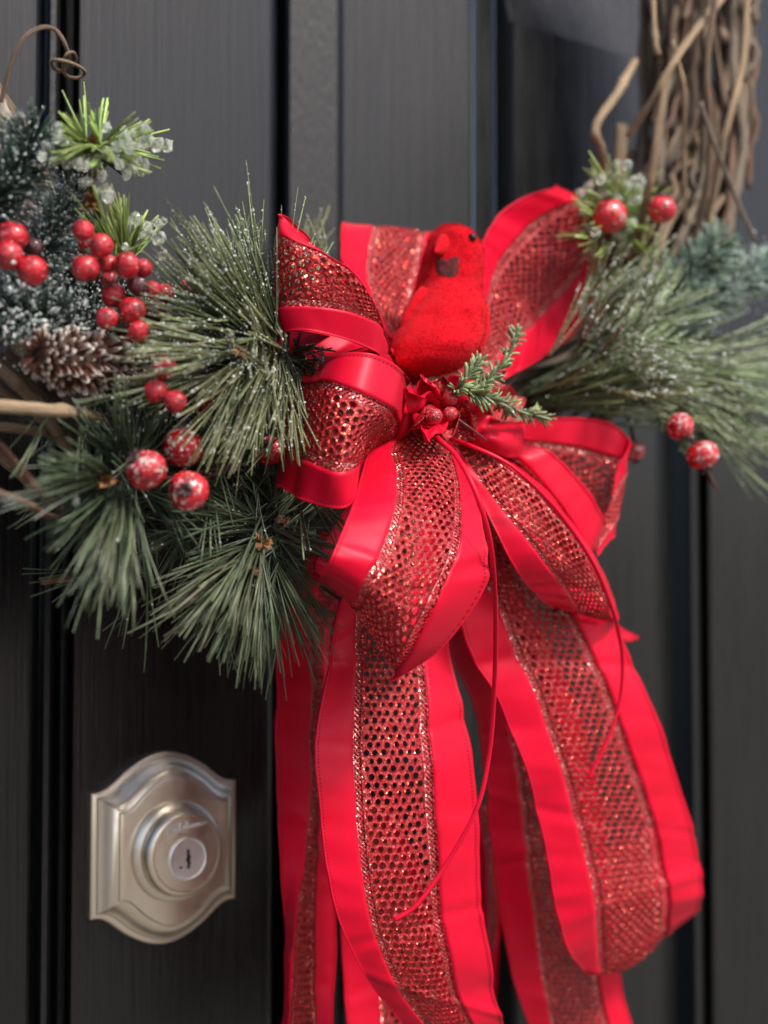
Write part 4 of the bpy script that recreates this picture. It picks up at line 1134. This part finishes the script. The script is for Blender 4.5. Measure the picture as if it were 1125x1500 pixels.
fir('frosted fir tip under the left berry cluster', [(120,450,.10),(70,440,.125),(20,430,.13),(-20,425,.13)], 360, .012, .018, FD0, FB1, 4, extra=150)
fir('dark fir branch behind the branching berries', [(230,480,.08),(180,450,.10),(120,420,.11),(80,410,.11)], 480, .013, .02, FD0, FD1, 2.5, extra=150)
fir('blue green fir branch at the right edge of the picture', [(920,500,.06),(970,440,.085),(1020,395,.10),(1050,365,.105)], 760, .015, .025, (.05,.085,.06), (.20,.29,.21), 3, w=.0007)
fir('pale frosted fir branch leaving the picture at the right edge', [(930,520,.07),(1000,460,.09),(1060,425,.10),(1125,395,.11)], 820, .015, .025, (.05,.085,.065), (.22,.30,.24), 5, w=.0007, extra=250)
fir('small green cedar sprig sticking out of the bow', [(672,572,.15),(700,578,.155),(735,590,.155),(760,602,.15),(800,612,.145)], 150, .004, .0105, (.08,.11,.05), (.22,.28,.12), .2, w=.0008, twigr=2.5)
fir('cedar twig pointing up in front of the right bow loop', [(690,575,.15),(712,560,.152),(735,535,.15),(750,505,.145),(757,490,.143)], 100, .003, .0085, (.08,.11,.05), (.21,.27,.12), .2, w=.0008, twigr=2)
fir('short cedar twig beside the three berries', [(660,580,.15),(675,565,.156),(690,545,.156),(700,530,.154)], 80, .003, .0085, (.08,.11,.05), (.22,.28,.12), .2, w=.0008, twigr=2)
# long needled sprays on the right
K0, K1, K2 = (.04,.055,.018), (.15,.20,.07), (.24,.30,.15)
t = thing('pine_spray', 'long frosted pine spray reaching right from the bow', 'pine spray', at(770, 580, .08)); N = Needles()
fan(N, (785,572,.062), 130, 3, 46, 110, 270, (-.005,.05), .0006, K0, K1, 8, spread=16, fsize=.0006)
fan(N, (785,578,.085), 110, -2, 24, 130, 260, (-.01,.05), .0006, K0, K1, 4, spread=12, fsize=.0006)
fan(N, (870,520,.105), 110, -24, 60, 80, 190, (-.01,.05), .0006, K0, K2, 10, spread=22, fsize=.00062)
fan(N, (915,550,.105), 80, -24, 25, 80, 170, (-.01,.05), .0006, K0, K2, 8, spread=22, fsize=.00062)
fan(N, (885,470,.10), 80, 5, 80, 70, 150, (-.02,.03), .0006, K0, K1, 10, spread=22, fsize=.00062)
N.done(t); twig(t, [(740,590,.07),(800,570,.095),(870,540,.105),(960,520,.115)], 5)
t = thing('pine_spray', 'blurred pine spray leaving the picture at lower right', 'pine spray', at(930, 590, .07)); N = Needles()
fan(N, (980,545,.10), 130, -38, 22, 120, 230, (-.01,.05), .0006, K0, K2, 5, spread=24, fsize=.00062)
fan(N, (1030,590,.10), 80, -50, 10, 80, 160, (-.01,.04), .0006, K0, K2, 5, spread=24, fsize=.00062)
fan(N, (975,580,.09), 50, -75, -20, 50, 110, (-.01,.03), .0006, K0, K1, 5, spread=18, fsize=.00062)
N.done(t); twig(t, [(880,570,.07),(980,555,.095),(1080,575,.11)], 5)
t = thing('pine_spray', 'faint needle tips standing behind the upper left loop', 'pine spray', at(470, 420, .05)); N = Needles()
fan(N, (455,395,.07), 12, 50, 110, 60, 90, (-.03,.0), .0006, K0, (.17,.17,.08), 3, spread=12)
N.done(t); twig(t, [(490,480,.05),(470,430,.06),(455,395,.07)], 4)

# ------------------------------------------------------------------ pine cone
def pinecone():
    A, B = at(50, 518, .150), at(200, 545, .132)
    t = thing('pine_cone', 'brown pine cone with white tipped scales lying among the berries', 'pine cone', (A+B)/2-V(0,0,.02))
    ax_ = (B-A); L = ax_.length; z = ax_.normalized(); s = z.orthogonal().normalized(); b = z.cross(s)
    core = MB(); tube(core, [A+ax_*(.06+.9*i/14) for i in range(15)], lambda q: .0095*math.sin(math.pi*(.1+.82*q))**.6, 14, True, (.05, .025, .016)); core.build('core', M['cone'], t)
    ms = []
    for v in range(5):
        mb = MB(); rows = []; cols = []
        for j in range(6):
            f = j/5; wv = (.30, .55, .85, 1.0, .82, .28)[j]*.5; r = []; cc = []
            for i in range(5):
                x = -1+i/2; r.append(V(x*wv, f*1.0, .34*f*f-.14*x*x*wv+(.12 if j == 4 and i == 2 else 0)+rnd(-.09, .09)))
                white = max(0, min(1, (f-.74)*4.0-abs(x)*.12+rnd(-.45, .35)))
                base = (.085+.05*f, .03+.018*f, .017+.008*f); cc.append(tuple(base[k]*(1-white)+(.72, .66, .58)[k]*white for k in range(3)))
            rows.append(r); cols.append(cc)
        n0 = [[p-V(0,0,.10) for p in reversed(r)] for r in rows]
        mb.grid([r+q for r, q in zip(rows, n0)], True, None, [c+[tuple(x*.9 for x in q) for q in reversed(c)] for c in cols])
        e = len(mb.v)-10; mb.f.append(tuple(range(e, e+10)))
        o = mb.build('scale_master', M['cone']); ms.append(o.data); bpy.data.objects.remove(o)
    n = 300
    for i in range(n):
        f = (i+.5)/n; ang = i*2.39996
        prof = math.sin(math.pi*(.10+.86*f))**.55
        rad = .0068*prof; dv = s*math.cos(ang)+b*math.sin(ang); p = A+ax_*(.02+.95*f)+dv*rad*.7
        lean = (-.95+1.25*f)                         # scales lean towards the tip on the left
        y = (dv+z*(lean*.75+rnd(-.3, .3))+V(rnd(-1, 1), rnd(-1, 1), rnd(-1, 1))*.22).normalized(); x = y.cross(z).normalized(); zz = x.cross(y)
        sz = (.0056*prof+.0018)*rnd(.7, 1.2); Mx = Matrix((x, y, zz)).transposed().to_4x4()
        link_mesh('scale', random.choice(ms), t, Matrix.Translation(p) @ Mx @ Matrix.Diagonal((sz*rnd(.30, .52), sz, sz*rnd(.7, 1.3), 1)))
pinecone()
